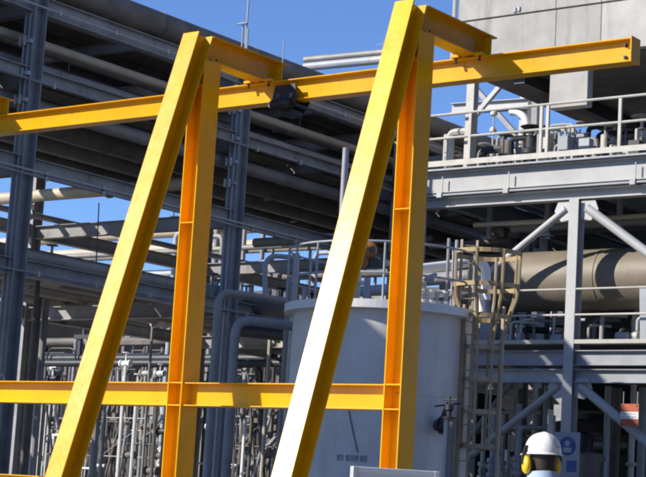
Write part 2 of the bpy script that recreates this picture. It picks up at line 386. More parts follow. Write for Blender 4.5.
# cable trays on the third tier
# stacked high-level ducts over the far row of columns (they make the top outline and shade the rack)
for k, (x, z, r) in enumerate(((-28.9, 11.62, 0.30), (-28.2, 11.55, 0.22), (-27.4, 11.50, 0.18))):
    o = rack_pipe(x, z, r, 'soot', Y0, 45.0, 'dark brown duct carried high above the rack, %s from the far side' % ORD[k], 'high ducts over the pipe rack')
# grating walkway tray under tier three and along the lower tier
for k, (x0, x1, z) in enumerate(((-24.32, -24.02, 8.60), (-28.6, -28.2, 8.62), (-26.5, -26.1, 8.62))):
    b = MB(); b.box((x0, Y0, z), (x1, Y1R, z+0.03)); b.box((x0, Y0, z+0.03), (x0+0.012, Y1R, z+0.10)); b.box((x1-0.012, Y0, z+0.03), (x1, Y1R, z+0.10))
    tag(b.build('cable_tray', 'soot'), 'flat dark cable tray hung under the third rack tier, %s' % ('nearest the edge', 'farthest from the edge', 'between the other two trays')[k], 'cable tray', 'cable trays of the pipe rack')
# pipes slung under the third tier, between it and the second
for k, (x, z, r, mt) in enumerate(((-23.72, 8.46, 0.13, 'lag'), (-24.62, 8.40, 0.20, 'soot'), (-25.30, 8.48, 0.11, 'beige'), (-25.80, 8.38, 0.19, 'lag'), (-26.95, 8.42, 0.16, 'soot'), (-27.60, 8.36, 0.21, 'lag'))):
    rack_pipe(x, z, r, mt, 2.0, Y1R, '%s pipe slung under the third tier of the rack, %s from near edge' % (NAME[mt], ORD[k]), 'pipes lying along the pipe rack')
# pipes across the rack
def cross_pipe(pts, r, mt, label, flanges=()):
    b = MB(); b.tube(pts, r, 14); o = tag(b.build('pipe', mt), label, 'pipe')
    for x in flanges: flange(o, (x, pts[0][1], pts[0][2]), (1,0,0), r+0.05, 0.08, 'beige')
    return o
cross_pipe([(-34, 27.05, 7.93), (-23.9, 27.05, 7.93)], 0.135, 'beige', 'beige pipe with worn patches crossing the rack in front of open sky', (-29.0, -26.5))
cross_pipe([(-44, 39.2, 9.33), (-23.9, 39.2, 9.33)], 0.15, 'beige', 'upper of two sunlit beige pipes crossing behind the middle of the rack')
cross_pipe([(-44, 39.2, 8.82), (-23.9, 39.2, 8.82)], 0.15, 'beige', 'lower of two sunlit beige pipes crossing behind the middle of the rack')
cross_pipe([(-36.997, 47.000, 16.517), (-32.143, 47.000, 16.389)], 0.15, 'steel_mid', 'pale pipe catching the sun above the far end of the rack')
cross_pipe([(-37.804, 48.000, 17.097), (-32.842, 48.000, 16.954)], 0.12, 'lag', 'thin grey pipe just above the pale pipe at the far end of the rack')

# unseen plate deck added over third tier's near bays to keep sun off tank
for y in range(-3, 19, 2):
    b = MB(); b.box((XB+0.15, y+0.01, 9.03), (XA+0.35, y+1.99, 9.05)); b.build('deck_plate', 'soot', rack)
for y in range(-3, 20, 2):  # plate strip added on the top tier to close a sun gap onto the tank
    b = MB(); b.box((XA-0.85, y+0.01, 10.40), (XA+0.10, y+1.99, 10.42)); b.build('deck_plate', 'soot', rack)
# conduits clipped along the near beams, pipe hangers, drop legs and small cross lines inside the rack
for z, dx in ((7.05, 0.12), (7.13, 0.12), (5.28, 0.12), (10.18, 0.12), (8.78, 0.12)):
    b = MB(); b.tube([(XA+dx, Y0, z), (XA+dx, Y1R, z)], 0.022, 6); b.build('conduit', 'rail' if z in (7.13, 10.18) else 'steel', rack)
    for k in range(22):
        b = MB(); b.box((XA+dx-0.02, 16+k*1.5, z-0.05), (XA+dx+0.035, 16.05+k*1.5, z+0.05)); b.build('clip', 'rail', rack)
for k in range(46):
    x = random.uniform(-29.0, -23.9); y = random.uniform(20, 47); top = random.choice((9.02, 10.39, 10.39)); ln = random.uniform(0.35, 0.9)
    b = MB(); b.tube([(x, y, top-ln), (x, y, top)], 0.014, 6); b.box((x-0.10, y-0.03, top-ln-0.03), (x+0.10, y+0.03, top-ln)); b.build('hanger', 'steel_mid', rack)
for k in range(20):
    y = random.uniform(20.5, 47); z = random.choice((8.72, 9.75, 9.8, 8.55)); x0 = random.uniform(-29, -26.5); x1 = x0 + random.uniform(1.2, 3.0); mt = ('beige', 'soot', 'lag', 'steel_mid')[k % 4]
    b = MB(); b.tube(bend([(x0, y, z+0.5), (x0, y, z), (x1, y, z), (x1, y+random.uniform(0.6, 2), z)], 0.15), random.choice((0.04, 0.06, 0.08)), 8)
    later(b.build('branch_pipe', mt), 'small bent %s branch pipe among the upper rack tiers' % NAME[mt], 'pipe', 'branch pipes of the rack')
for k in range(26):
    x = random.choice((-23.95, -24.6, -25.6, -26.6, -27.8, -28.8)); y = random.uniform(18.5, 46); z1 = random.choice((5.5, 5.5, 5.1)); mt = ('steel', 'soot', 'lag', 'rail')[k % 4]
    b = MB(); b.tube(bend([(x, y, z1+0.1), (x, y, 1.2), (x-0.5, y, 1.2), (x-0.5, y, G)], 0.15), random.choice((0.035, 0.05, 0.07)), 8)
    o = b.build('drop_pipe', mt); later(o, '%s drop pipe under lowest rack tier, %s' % (NAME.get(mt, 'dull'), zone(picture_x((x, y, 4))[0])), 'pipe', 'drop pipes under the rack')
for k in range(40):                                    # valves sitting in the pipes of the lowest tier and under it
    x, r, mt = random.choice(tiers[0]); y = random.uniform(20, 44); z = 5.5 + r
    b = MB(); b.lathe((x, y-0.2, z), (0,1,0), [(r+0.07,0),(r+0.07,0.05),(r*0.9,0.06),(r+0.05,0.14),(r+0.05,0.26),(r*0.9,0.34),(r+0.07,0.35),(r+0.07,0.40)], 12)
    b.tube([(x, y, z+r), (x, y, z+r+0.28)], 0.03, 6); b.lathe((x, y, z+r+0.27), (0,0,1), [(0.11,0),(0.13,0.012),(0.11,0.025)], 12)
    later(b.build('gate_valve', ('steel_mid', 'rail', 'dark')[k % 3]), '%s hand valve on lowest rack tier, %s' % (('grey', 'dull', 'black')[k % 3], zone(picture_x((x, y, z))[0])), 'valve', 'valves on the lowest rack tier')

# pipes and uprights behind the far row, seen against the low sky
for k, (y, z, r, x0, mt) in enumerate(((36.0, 8.15, 0.07, -40, 'lag'), (37.4, 7.75, 0.10, -42, 'steel_mid'), (38.3, 8.45, 0.05, -42, 'soot'), (40.4, 8.3, 0.09, -44, 'lag'), (42.6, 9.9, 0.07, -46, 'steel_mid'), (44.0, 8.6, 0.12, -46, 'soot'))):
    cross_pipe([(x0, y, z), (-24.0, y, z)], r, mt, '%s pipe crossing behind the far rack columns, %s counted from near side' % (NAME[mt], ORD[k]))
for k in range(14):
    y = 35.2 + k*0.75; x = -29.8 - (k*37 % 11)*0.42; h = 8.2 + (k*29 % 7)*0.3; mt = ('steel', 'lag', 'steel_mid', 'soot')[k % 4]
    b = MB(); b.tube(bend([(x, y, G), (x, y, h), (x+0.7, y, h), (x+0.7, y, h-1.2)], 0.2) if k % 3 else [(x, y, G), (x, y, h)], (0.05, 0.07, 0.09)[k % 3], 10)
    later(b.build('standpipe', mt), 'tall %s standpipe behind the far rack columns' % NAME[mt], 'pipe', 'standpipes behind the rack')

# lightning mast on the rack
p0 = (-23.330, 27.560, 10.585)
ms = thing('mast', (p0[0], 27.56, 10.4), 'thin grey mast with a short cross arm standing on top of the rack', 'mast')
b = MB(); b.tube([(p0[0], 27.56, 10.4), (p0[0], 27.56, 13.6)], 0.022, 8); b.build('pole', 'steel_mid', ms)
for dx, h in ((-0.10, 11.5), (0.04, 11.3)):
    b = MB(); b.tube([(p0[0]+dx, 27.56, 10.4), (p0[0]+dx, 27.56, h)], 0.02, 8); b.build('stay_post', 'steel_mid', ms)
b = MB(); b.tube([(p0[0]-0.22, 27.5, 11.42), (p0[0]+0.06, 27.5, 11.42)], 0.02, 8); b.build('cross_arm', 'steel_mid', ms)
# thin rods that stand out against the sky
for k, (q, h) in enumerate((((-23.400, 28.931, 11.011), 0.45), ((-34.411, 48.000, 16.735), 0.75))):
    b = MB(); b.tube([(q[0], q[1], q[2]-0.4), (q[0], q[1], q[2]+h)], 0.014, 6)
    if k: b.tube([(q[0]-0.3, q[1], q[2]+0.55), (q[0]+0.2, q[1], q[2]+0.6)], 0.012, 6)
    tag(b.build('aerial_rod', 'steel_mid'), ('short thin rod on the rack to the right of the mast', 'small white aerial behind the sloping right strut')[k], 'aerial')
# hanging wire in the open sky bay
b = MB(); b.tube([(-23.763, 24.000, 6.962), (-23.706, 24.000, 5.686)], 0.012, 6); tag(b.build('hanging_cable', 'dark'), 'thin dark cable hanging straight down across the open sky at left', 'cable')
# standpipe poking up in front of the right strut
b = MB(); q0 = (-17.864, 24.000, 6.863); q1 = (-17.873, 24.000, 7.609); b.tube([(q1[0], 24, 4.7), (q1[0], 24, q1[2])], 0.055, 12)
tag(b.build('vent_pipe', 'steel_mid'), 'upright grey vent pipe rising just left of the white lit strut', 'pipe')

# ------------------------------------------------------------------ the process structure on the right
YF = 30.9
ps = thing('process_structure', (-17.08, YF, G), 'pale grey steel process structure with a railed upper deck at the right', 'steel structure')
CX = (-20.92, -17.08, -13.24, -9.4)
YR = (30.9, 36.4, 41.9)
def pbeam(a, b_, h, w, mt, name='beam', tw=0.012, tf=0.018, bevel=0):
    c = MB(); c.ibeam(a, b_, h, w, tw, tf); return c.build(name, mt, ps, bevel=bevel)
for j, y in enumerate(YR):
    for x in CX:
        c = MB(); c.ibeam((x, y-0.02, G), (x, y-0.02, 7.84 if j == 0 else 8.05), 0.27, 0.215, 0.013, 0.018, up=(0,1,0)); c.build('column', 'steel_lt' if j == 0 else 'steel_mid', ps)
        c = MB(); c.box((x-0.25, y-0.27, G), (x+0.25, y+0.23, G+0.03)); c.build('base_plate', 'steel_mid', ps)
# upper deck edge: deep channel, thin conduit in front, lower flange beam
pbeam((-21.05, YF-0.04, 8.385), (-7, YF-0.04, 8.385), 0.46, 0.22, 'steel_lt', 'edge_channel')
pbeam((-21.05, YF+0.02, 7.95), (-7, YF+0.02, 7.95), 0.21, 0.24, 'steel_lt', 'edge_beam')
for y in YR[1:]:
    pbeam((-21.3, y, 8.36), (-7, y, 8.36), 0.4, 0.2, 'steel_mid')
for x in CX:
    for a, b_ in zip(YR, YR[1:]): pbeam((x, a+0.14, 8.30), (x, b_-0.14, 8.30), 0.45, 0.2, 'steel_mid')
for x in [-19.6, -18.3, -15.8, -14.5, -12.0, -10.7]:
    pbeam((x, YF+0.14, 8.40), (x, 41.8, 8.40), 0.25, 0.12, 'steel_mid', 'joist', 0.008, 0.01)
x = -21.05
while x < -7.1:                                        # deck plates
    for y0, y1 in ((YF-0.24, 34.5), (34.51, 38.2), (38.21, 42.1)):
        c = MB(); c.box((x+0.006, y0, 8.625), (min(x+1.9, -7)-0.006, y1, 8.66)); c.build('deck_plate', 'steel_mid', ps)
    x += 1.9
c = MB(); c.box((-21.05, YF-0.215, 8.72), (-7, YF-0.205, 8.84)); 
c.build('toe_board', 'rail', ps)
c = MB(); c.tube([(-21.05, YF-0.19, 8.09), (-7, YF-0.19, 8.09)], 0.025, 8); c.build('conduit', 'steel_mid', ps)
for x in (-18.66, -15.75, -20.3):
    c = MB(); c.box((x-0.06, YF-0.24, 8.04), (x+0.06, YF-0.15, 8.14)); c.build('junction_box', 'steel_lt', ps)
    c = MB(); c.box((x+0.02, YF-0.175, 8.15), (x+0.04, YF-0.152, 8.50)); c.build('stiffener', 'steel_lt', ps)
# handrail round the upper deck
for zz, nm in ((9.87, 'top_rail'), (9.35, 'mid_rail')):
    c = MB(); c.tube([(-21.05, YF-0.12, zz), (-7, YF-0.12, zz)], 0.030, 8); c.build(nm, 'rail', ps)
    c = MB(); c.tube([(-21.05, 42.0, zz), (-7, 42.0, zz)], 0.024, 8); c.build(nm, 'rail', ps)
for x in (-20.98, -19.66, -17.93, -17.78, -16.12, -14.4, -12.6, -10.8, -9.0):
    c = MB(); c.box((x-0.032, YF-0.15, 8.6), (x+0.032, YF-0.09, 9.84)); c.build('rail_post', 'rail', ps)
for x in (-20.98, -19.66, -17.9, -16.12, -14.4):
    c = MB(); c.tube([(x, 42.0, 8.6), (x, 42.0, 9.86)], 0.022, 8); c.build('rail_post', 'rail', ps)
# knee braces with gussets, upper and lower pair at each column
for x in CX[1:2]:
    for s_ in (-1, 1):
        for ztop, drop, mt in ((7.66, 2.2, 'steel_lt'), (4.06, 2.35, 'steel_lt')):
            r = 0.075 if s_ < 0 else 0.095
            ln = 3.35 if ztop > 5 else 3.5
            a = Vector((x+s_*0.24, YF-0.03, ztop)); b_ = Vector((x+s_*ln, YF-0.03, ztop-drop))
            c = MB(); c.tube([a, b_], r, 14); br = c.build('knee_brace', mt, ps)
            gq = MB(); gq.prism([(x+s_*0.11, YF-0.045, ztop+0.16), (x+s_*0.42, YF-0.045, ztop+0.16), (x+s_*0.50, YF-0.045, ztop-0.04), (x+s_*0.34, YF-0.045, ztop-0.26), (x+s_*0.11, YF-0.045, ztop-0.22)], (0, 0.03, 0)); gq.build('gusset', mt, br)
# second floor: two beams with a gap, ledge flange and floor plates
pbeam((-20.8, YF-0.02, 4.62), (-17.19, YF-0.02, 4.62), 0.30, 0.2, 'steel_mid'); pbeam((-16.97, YF-0.02, 4.62), (-7, YF-0.02, 4.62), 0.30, 0.2, 'steel_mid')
pbeam((-20.8, YF-0.02, 4.26), (-17.19, YF-0.02, 4.26), 0.27, 0.2, 'steel_mid'); pbeam((-16.97, YF-0.02, 4.26), (-7, YF-0.02, 4.26), 0.27, 0.2, 'steel_mid')
c = MB(); c.box((-20.8, YF-0.16, 4.90), (-17.2, YF+0.1, 4.98)); c.build('ledge', 'rail', ps)
c = MB(); c.box((-16.96, YF-0.16, 4.90), (-7, YF+0.1, 4.98)); c.build('ledge', 'rail', ps)
x = -20.8
while x < -8:
    for y0 in (YF+0.11, 34.6, 38.3):
        c = MB(); c.box((x+0.006, y0, 4.90), (x+1.894, y0+3.68, 4.935)); c.build('floor_plate', 'soot', ps)
    x += 1.9
for zz, nm in ((6.00, 'top_rail'), (5.48, 'mid_rail')):
    c = MB(); c.tube([(-20.8, YF-0.13, zz), (-7, YF-0.13, zz)], 0.022, 8); c.build(nm, 'rail', ps)
# bracing and portal standing on the upper deck
def post(a, b_, w, mt, name='post'):
    c = MB(); c.bar(a, b_, w, w*0.9, (0,1,0)); return c.build(name, mt, ps)
post((-19.79, YF+0.1, 8.6), (-19.79, YF+0.1, 10.62), 0.19, 'rail')
pbeam((-21.0, YF+0.1, 10.70), (-19.69, YF+0.1, 10.70), 0.14, 0.16, 'rail', 'portal_beam')
post((-21.05, YF+2.1, 8.6), (-21.05, YF+2.1, 11.2), 0.2, 'steel_mid')
c = MB(); c.bar((-21.05, YF+2.0, 10.2), (-20.1, YF+2.0, 11.15), 0.10, 0.10, (0,1,0)); c.build('brace', 'steel_lt', ps)
p1, p2 = (-23.827, 36.400, 11.530), (-21.605, 36.400, 11.459)
pbeam(p1, p2, 0.26, 0.2, 'steel_lt', 'portal_beam')
c = MB(); c.bar((-24.604, 38.500, 12.740), (-23.175, 38.500, 11.260), 0.12, 0.12, (0,1,0)); c.build('brace', 'steel', ps)
for px, y, w, mt in ((525, 36.6, 0.22, 'steel_lt'), (534, 38.0, 0.32, 'steel'), (541, 33.5, 0.09, 'rail'), (447, 33.0, 0.10, 'rail'), (440, 35.0, 0.12, 'steel')):
    q = (-21.790, 36.600, 11.113) if px == 525 else (-22.357, 38.000, 11.458) if px == 534 else (-19.528, 33.500, 10.264) if px == 541 else (-21.711, 33.000, 10.108) if px == 447 else (-23.231, 35.000, 10.646)
    post((q[0], y, 8.6), (q[0], y, 11.95 if px in (525, 534) else 10.0), w, mt)
for q, y in (((-21.913, 37.500, 11.832), 37.5), ((-23.653, 40.000, 12.546), 40), ((-22.429, 39.000, 12.212), 39)):
    post((q[0], y, 8.6), (q[0], y, 10.9), 0.34, 'dark', 'block_leg')
c = MB(); c.tube(arc(((-22.055, 36.400, 11.347)[0], 36.4, 10.85), 0.45, R(0), R(95), (1,0,0), (0,0,1), 8), 0.09, 10); c.build('bent_pipe', 'white', ps)
c = MB(); c.bar((-21.483, 35.000, 9.846), (-20.088, 35.000, 10.199), 0.10, 0.10, (0,1,0)); c.build('brace', 'dark', ps)

# concrete block on top
cb = thing('concrete_block', (-15.5, 31, 10.9), 'big pale concrete block panelled in two tiers above the upper deck', 'concrete block')
b = MB(); b.box((-20.18, 31.0, 10.93), (-7, 41.9, 17)); b.build('core', 'concrete', cb)
b = MB(); b.box((-20.1, 31.2, 10.86), (-7.1, 41.8, 10.925)); b.build('soffit_shade', 'soot', cb)  # dark sheet below the concrete, shade put into its colour
xs = [-20.2, -17.78, -16.72, -15.1, -12.4, -9.7, -7.0]
for z0, z1, y in ((11.96, 17.0, 30.93), (10.92, 11.94, 30.955)):
    for a, c_ in zip(xs, xs[1:]):
        b = MB(); b.box((a+0.005, y, z0), (c_-0.005, 30.998, z1-0.006)); b.build('panel', 'concrete', cb, bevel=0.01)
b = MB(); b.box((-17.84, 30.90, 9.80), (-16.95, 31.13, 10.90)); b.build('pedestal', 'concrete', cb, bevel=0.015)
for x in (-19.0, -14.2, -12):
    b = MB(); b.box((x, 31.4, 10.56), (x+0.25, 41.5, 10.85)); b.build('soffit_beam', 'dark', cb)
for q in ((-18.774, 30.930, 12.047), (-18.677, 30.930, 12.057)):
    b = MB(); b.box((q[0]-0.03, 30.90, q[2]-0.05), (q[0]+0.03, 30.929, q[2]+0.05)); b.build('lifting_eye', 'steel_mid', cb)
q = (-20.537, 31.300, 12.365); b = MB(); b.tube([(q[0], 31.3, 10.7), (q[0], 31.3, 14)], 0.05, 8); tag(b.build('downpipe', 'rail'), 'thin pale downpipe at the left corner of the concrete block', 'pipe')
# the shaded bulk under the block: hoppers, each with its ribs
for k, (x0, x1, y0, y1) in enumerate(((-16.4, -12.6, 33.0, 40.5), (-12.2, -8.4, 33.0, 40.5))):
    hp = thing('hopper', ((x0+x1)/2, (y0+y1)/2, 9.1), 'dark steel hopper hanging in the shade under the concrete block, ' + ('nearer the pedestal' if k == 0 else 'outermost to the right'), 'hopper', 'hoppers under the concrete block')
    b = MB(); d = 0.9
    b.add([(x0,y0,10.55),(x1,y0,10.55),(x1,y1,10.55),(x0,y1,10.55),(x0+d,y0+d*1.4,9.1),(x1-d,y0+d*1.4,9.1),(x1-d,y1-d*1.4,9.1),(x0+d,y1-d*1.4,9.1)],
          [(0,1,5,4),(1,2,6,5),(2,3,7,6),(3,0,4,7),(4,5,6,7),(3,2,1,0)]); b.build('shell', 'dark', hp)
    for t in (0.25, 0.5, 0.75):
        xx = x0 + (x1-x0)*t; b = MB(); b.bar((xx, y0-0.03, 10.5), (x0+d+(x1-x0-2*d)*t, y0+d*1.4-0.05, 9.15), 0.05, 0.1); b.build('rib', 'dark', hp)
HUE = dict(steel_mid='grey', soot='dark brown', dark='black', rail='dull', steel='blue grey')
# clutter on the upper deck: small lamps, valves, vertical pipes
for k, (px, py, y) in enumerate(((494,130,33),(494,138,34),(492,157,32.5),(523,150,32.5),(536,147,33))):
    q = [(-20.463, 33.000, 10.353),(-21.089, 34.000, 10.217),(-20.155, 32.500, 9.265),(-19.368, 32.500, 9.365),(-19.336, 33.000, 9.529)][k]
    lp = thing('deck_lamp', (q[0], y, 8.6), 'small white round lamp on a thin post on the upper deck, %s from the left' % ORD[k], 'lamp', 'small lamps on the upper deck')
    b = MB(); b.tube([(q[0], y, 8.6), (q[0], y, q[2])], 0.018, 6); b.build('lamp_post', 'rail', lp)
    b = MB(); b.lathe((q[0], y, q[2]-0.03), (0,0,1), [(0.03,0),(0.075,0.03),(0.085,0.08),(0.05,0.14),(0.0,0.155)], 12); b.build('lamp_head', 'white', lp)
for k in range(96):
    x = random.uniform(-20.9, -15.2) if k % 3 else random.uniform(-20.9, -17.4); y = random.uniform(31.3, 34.2); h = random.uniform(0.35, 1.0) + (y-31.3)*0.22
    r = random.choice((0.03, 0.04, 0.06, 0.09))
    kind = k % 3; mt = ('steel_mid', 'soot', 'dark', 'rail', 'dark', 'soot', 'steel')[k % 7]
    b = MB()
    if kind == 0:
        b.tube(bend([(x, y, 8.6), (x, y, 8.6+h), (x+0.5, y, 8.6+h), (x+0.5, y, 8.6)], 0.12), r, 8); nm, lb = 'pipe_loop', 'bent %s pipe loop behind the deck railing' % HUE[mt]
    elif kind == 1:
        b.lathe((x, y, 8.6), (0,0,1), [(r*1.2,0),(r*1.2,h*0.4),(r*2.4,h*0.42),(r*2.4,h*0.5),(r*1.6,h*0.55),(r*1.6,h*0.8),(r*0.4,h*0.82),(r*0.4,h)], 10)
        b.lathe((x, y, 8.6+h), (0,0,1), [(r*2.5,0),(r*2.8,0.015),(r*2.5,0.03)], 12); nm, lb = 'gate_valve', 'upright %s hand valve behind the deck railing' % HUE[mt]
    else:
        b.box((x-0.12, y-0.1, 8.6+h*0.5), (x+0.12, y+0.1, 8.6+h*0.5+0.3)); b.tube([(x, y, 8.6), (x, y, 8.6+h*0.5)], 0.03, 6); nm, lb = 'control_box', '%s control box on a post behind the deck railing' % HUE[mt]
    later(b.build(nm, mt), lb, nm.replace('_', ' '), 'fittings on the upper deck')
# a row of dark exchangers at the back of the upper deck
for k, (x, y, r, ln, z) in enumerate(((-20.8, 40.6, 0.42, 1.9, 9.3), (-18.6, 41.0, 0.5, 2.0, 9.4), (-16.3, 40.4, 0.45, 1.9, 9.3), (-14.1, 40.8, 0.5, 2.0, 9.4), (-20.6, 37.6, 0.38, 1.6, 9.2))):
    ex = thing('heat_exchanger', (x+ln/2, y, 8.6), 'dark heat exchanger lying at the back of the upper deck, ' + ('nearest and leftmost',)[0] if k == 4 else 'dark heat exchanger lying at the back of the upper deck, %s from left' % ORD[k], 'heat exchanger', 'exchangers on the upper deck')
    b = MB(); b.lathe((x, y, z), (1,0,0), [(0.1,-0.12),(r*0.8,-0.05),(r,0.05),(r,ln*0.25),(r*1.18,ln*0.25),(r*1.18,ln*0.25+0.08),(r,ln*0.25+0.08),(r,ln-0.05),(r*0.8,ln+0.05),(0.1,ln+0.1)], 18); b.build('shell', ('soot', 'dark', 'lag')[k % 3], ex)
    for t in (0.15, 0.8):
        b = MB(); b.box((x+ln*t-0.05, y-r*0.8, 8.6), (x+ln*t+0.05, y+r*0.8, z-r*0.6)); b.build('saddle', 'dark', ex)
    b = MB(); b.lathe((x+ln*0.5, y, z+r*0.9), (0,0,1), [(0.09,0),(0.09,0.3),(0.15,0.31),(0.15,0.37)], 12); b.build('nozzle', 'steel_mid', ex)
# bulky equipment at the left end of the upper deck, seen between the railings
dk = thing('deck_drum', (-21.998, 33.200, 9.510), 'dark squat drum behind the railing at the left end of the upper deck', 'drum')
q = (-21.998, 33.200, 9.510)
b = MB(); b.lathe((q[0]-1.3, 33.6, 9.15), (1,0,0), [(0.1,-0.1),(0.45,0),(0.5,0.1),(0.5,1.5),(0.45,1.6),(0.1,1.7)], 18); b.build('shell', 'soot', dk)
for dx in (-0.9, -0.1):
    b = MB(); b.box((q[0]+dx-0.06, 33.3, 8.6), (q[0]+dx+0.06, 33.9, 8.9)); b.build('saddle', 'dark', dk)

# the horizontal vessel under the deck
vs = thing('horizontal_vessel', (-15.5, 32.02, 4.94), 'long brown beige horizontal vessel lying under the upper deck', 'vessel')
b = MB(); b.lathe((-20.6, 32.02, 6.36), (1,0,0), [(0.0,-0.35),(0.3,-0.28),(0.52,-0.13),(0.60,0.05),(0.635,0.2),(0.635,12.0),(0.5,12.3),(0,12.4)], 40); b.build('shell', 'vessel', vs)
for x in (-19.3, -17.0, -15.2, -13.0):
    b = MB(); b.lathe((x, 32.02, 6.36), (1,0,0), [(0.633,0),(0.648,0.004),(0.648,0.05),(0.633,0.054)], 40); b.build('band', 'vessel', vs)
for x in (-19.6, -15.9, -12.6):
    b = MB(); b.prism([(x, 31.52, 4.94), (x, 32.52, 4.94), (x, 32.62, 6.07), (x, 32.32, 5.77), (x, 32.02, 5.69), (x, 31.72, 5.77), (x, 31.42, 6.07)], (0.2, 0, 0)); b.build('saddle', 'steel_mid', vs)
# pipes slung under the upper deck
def run(pts, r, mt, label, cat='pipe', rad=0.3, seg=12, fl=True, group=None):
    b = MB(); q = bend(pts, rad) if len(pts) > 2 else pts
    b.tube(q, r, seg); return tag(b.build('pipe', mt), label, cat, group)
run([(-19.975, 31.600, 7.579), (-15.002, 32.200, 7.684)], 0.055, 'beige', 'thin beige pipe slung level under the upper deck', group='pipes under the deck')
run([(-19.862, 33.000, 7.711), (-15.371, 33.000, 7.711)], 0.085, 'rail', 'thicker pale pipe just below the thin beige one under the deck', group='pipes under the deck')
run([(-22.352, 33.500, 7.483), (-20.151, 33.500, 7.554)], 0.07, 'soot', 'dark pipe under the left end of the upper deck', group='pipes under the deck')
for k, q in enumerate(((-19.957, 32.200, 7.964), (-18.512, 32.200, 8.019), (-16.802, 32.200, 7.968))):
    b = MB(); b.box((q[0]-0.05, 32.16, 7.38), (q[0]+0.05, 32.24, 8.2)); b.box((q[0]-0.12, 32.1, 7.36), (q[0]+0.12, 32.3, 7.40))
    tag(b.build('pipe_hanger', 'steel_mid'), ('pipe hanger under the deck above the ladder cage', 'pipe hanger under the deck left of the tall column', 'pipe hanger under the deck at the right edge')[k], 'hanger', 'pipe hangers under the deck')
# pumps, drums and pipework standing on the second floor and the ground
def small_pump(x, y, z, sc, label, group, mt='steel_mid', wait=False):
    t = thing('pump', (x, y, z), label, 'pump', group)
    if wait: later(t, label, 'pump', group)
    b = MB(); b.box((x-0.5*sc, y-0.18*sc, z), (x+0.5*sc, y+0.18*sc, z+0.08*sc)); b.build('skid', 'dark', t)
    b = MB(); b.lathe((x-0.45*sc, y, z+0.32*sc), (1,0,0), [(0.08*sc,0),(0.17*sc,0.03*sc),(0.17*sc,0.45*sc),(0.08*sc,0.5*sc)], 16); b.build('motor', mt, t)
    b = MB(); b.lathe((x+0.1*sc, y, z+0.32*sc), (1,0,0), [(0.05*sc,0),(0.05*sc,0.12*sc),(0.2*sc,0.14*sc),(0.2*sc,0.28*sc),(0.1*sc,0.3*sc)], 16); b.build('casing', 'steel_lt', t)
    b = MB(); b.tube(bend([(x+0.3*sc, y, z+0.5*sc), (x+0.3*sc, y, z+0.95*sc), (x+0.8*sc, y, z+0.95*sc)], 0.1), 0.05*sc, 8); b.build('discharge_pipe', 'steel_lt', t)
for k, (x, y) in enumerate(((-19.0, 31.8), (-17.9, 32.0), (-16.3, 31.8), (-15.3, 32.2), (-14.2, 31.9))):
    small_pump(x, y, 4.94, 0.62, 'small pump under the brown vessel on the second floor, %s from the left' % ORD[k], 'pumps on the second floor')
for k in range(28):
    x = -20.5 + k*0.21 + random.uniform(-0.1, 0.1); y = random.uniform(31.6, 33.2)
    b = MB(); h = random.uniform(0.4, 0.95)
    b.tube(bend([(x, y, 4.94), (x, y, 4.94+h), (x+random.uniform(0.2, 0.5), y+0.3, 4.94+h)], 0.1), random.choice((0.03, 0.05, 0.07)), 8)
    later(b.build('riser_pipe', ('steel_lt', 'steel_mid', 'dark', 'rail')[k % 4]), 'short %s riser pipe on the second floor' % ('pale', 'grey', 'black', 'dull')[k % 4], 'pipe', 'risers on the second floor')
# dark equipment deep in the structure, both floors
for k, (x, y, z, r, h) in enumerate(((-20.0, 37.5, 4.94, 0.9, 2.6), (-17.6, 39, 4.94, 1.1, 2.7), (-15.0, 38.4, 4.94, 0.9, 2.7), (-12.4, 38.6, 4.94, 1.0, 2.7), (-20.2, 37.2, G, 1.1, 3.6), (-17.6, 38.6, G, 1.0, 3.5), (-15.2, 38.2, G, 1.1, 3.6), (-12.8, 37.8, G, 1.0, 3.6))):
    b = MB(); b.lathe((x, y, z), (0,0,1), [(r*0.96,0),(r,0.05),(r,h*0.9),(r*0.7,h*0.97),(0.15,h),(0.15,h+0.2)], 20)
    tag(b.build('process_drum', 'soot'), 'dark upright drum deep in the shade of the %s floor, %s from the left' % ('second' if k < 4 else 'ground', ORD[k % 4]), 'drum', 'drums deep in the process structure')
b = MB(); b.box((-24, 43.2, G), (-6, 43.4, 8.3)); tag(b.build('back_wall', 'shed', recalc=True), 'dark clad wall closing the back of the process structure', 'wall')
for k, (px, y, mt, r) in enumerate(((607, 32.5, 'steel_mid', 0.07), (616, 33.0, 'soot', 0.1), (632, 32.0, 'rail', 0.06), (642, 32.8, 'steel_mid', 0.09), (540, 33.2, 'soot', 0.06), (546, 32.4, 'steel_mid', 0.05), (520, 33.4, 'soot', 0.08))):
    q = [(-17.081, 32.500, 3.297), (-17.135, 33.000, 3.329), (-16.251, 32.000, 3.082), (-16.438, 32.800, 3.332), (-19.093, 33.200, 3.946), (-18.488, 32.400, 3.889), (-19.711, 33.400, 3.955)][k]
    b = MB(); b.tube([(q[0], y, G), (q[0], y, 4.2)], r, 10)
    o = tag(b.build('downpipe', mt), 'upright pipe in the shade below the second floor, %s from the left' % ORD[[3,4,5,6,1,2,0][k]], 'pipe', 'upright pipes below the second floor')
    flange(o, (q[0], y, 2.0 + 0.3*(k % 3)), (0,0,1), r+0.06, 0.07, mt)
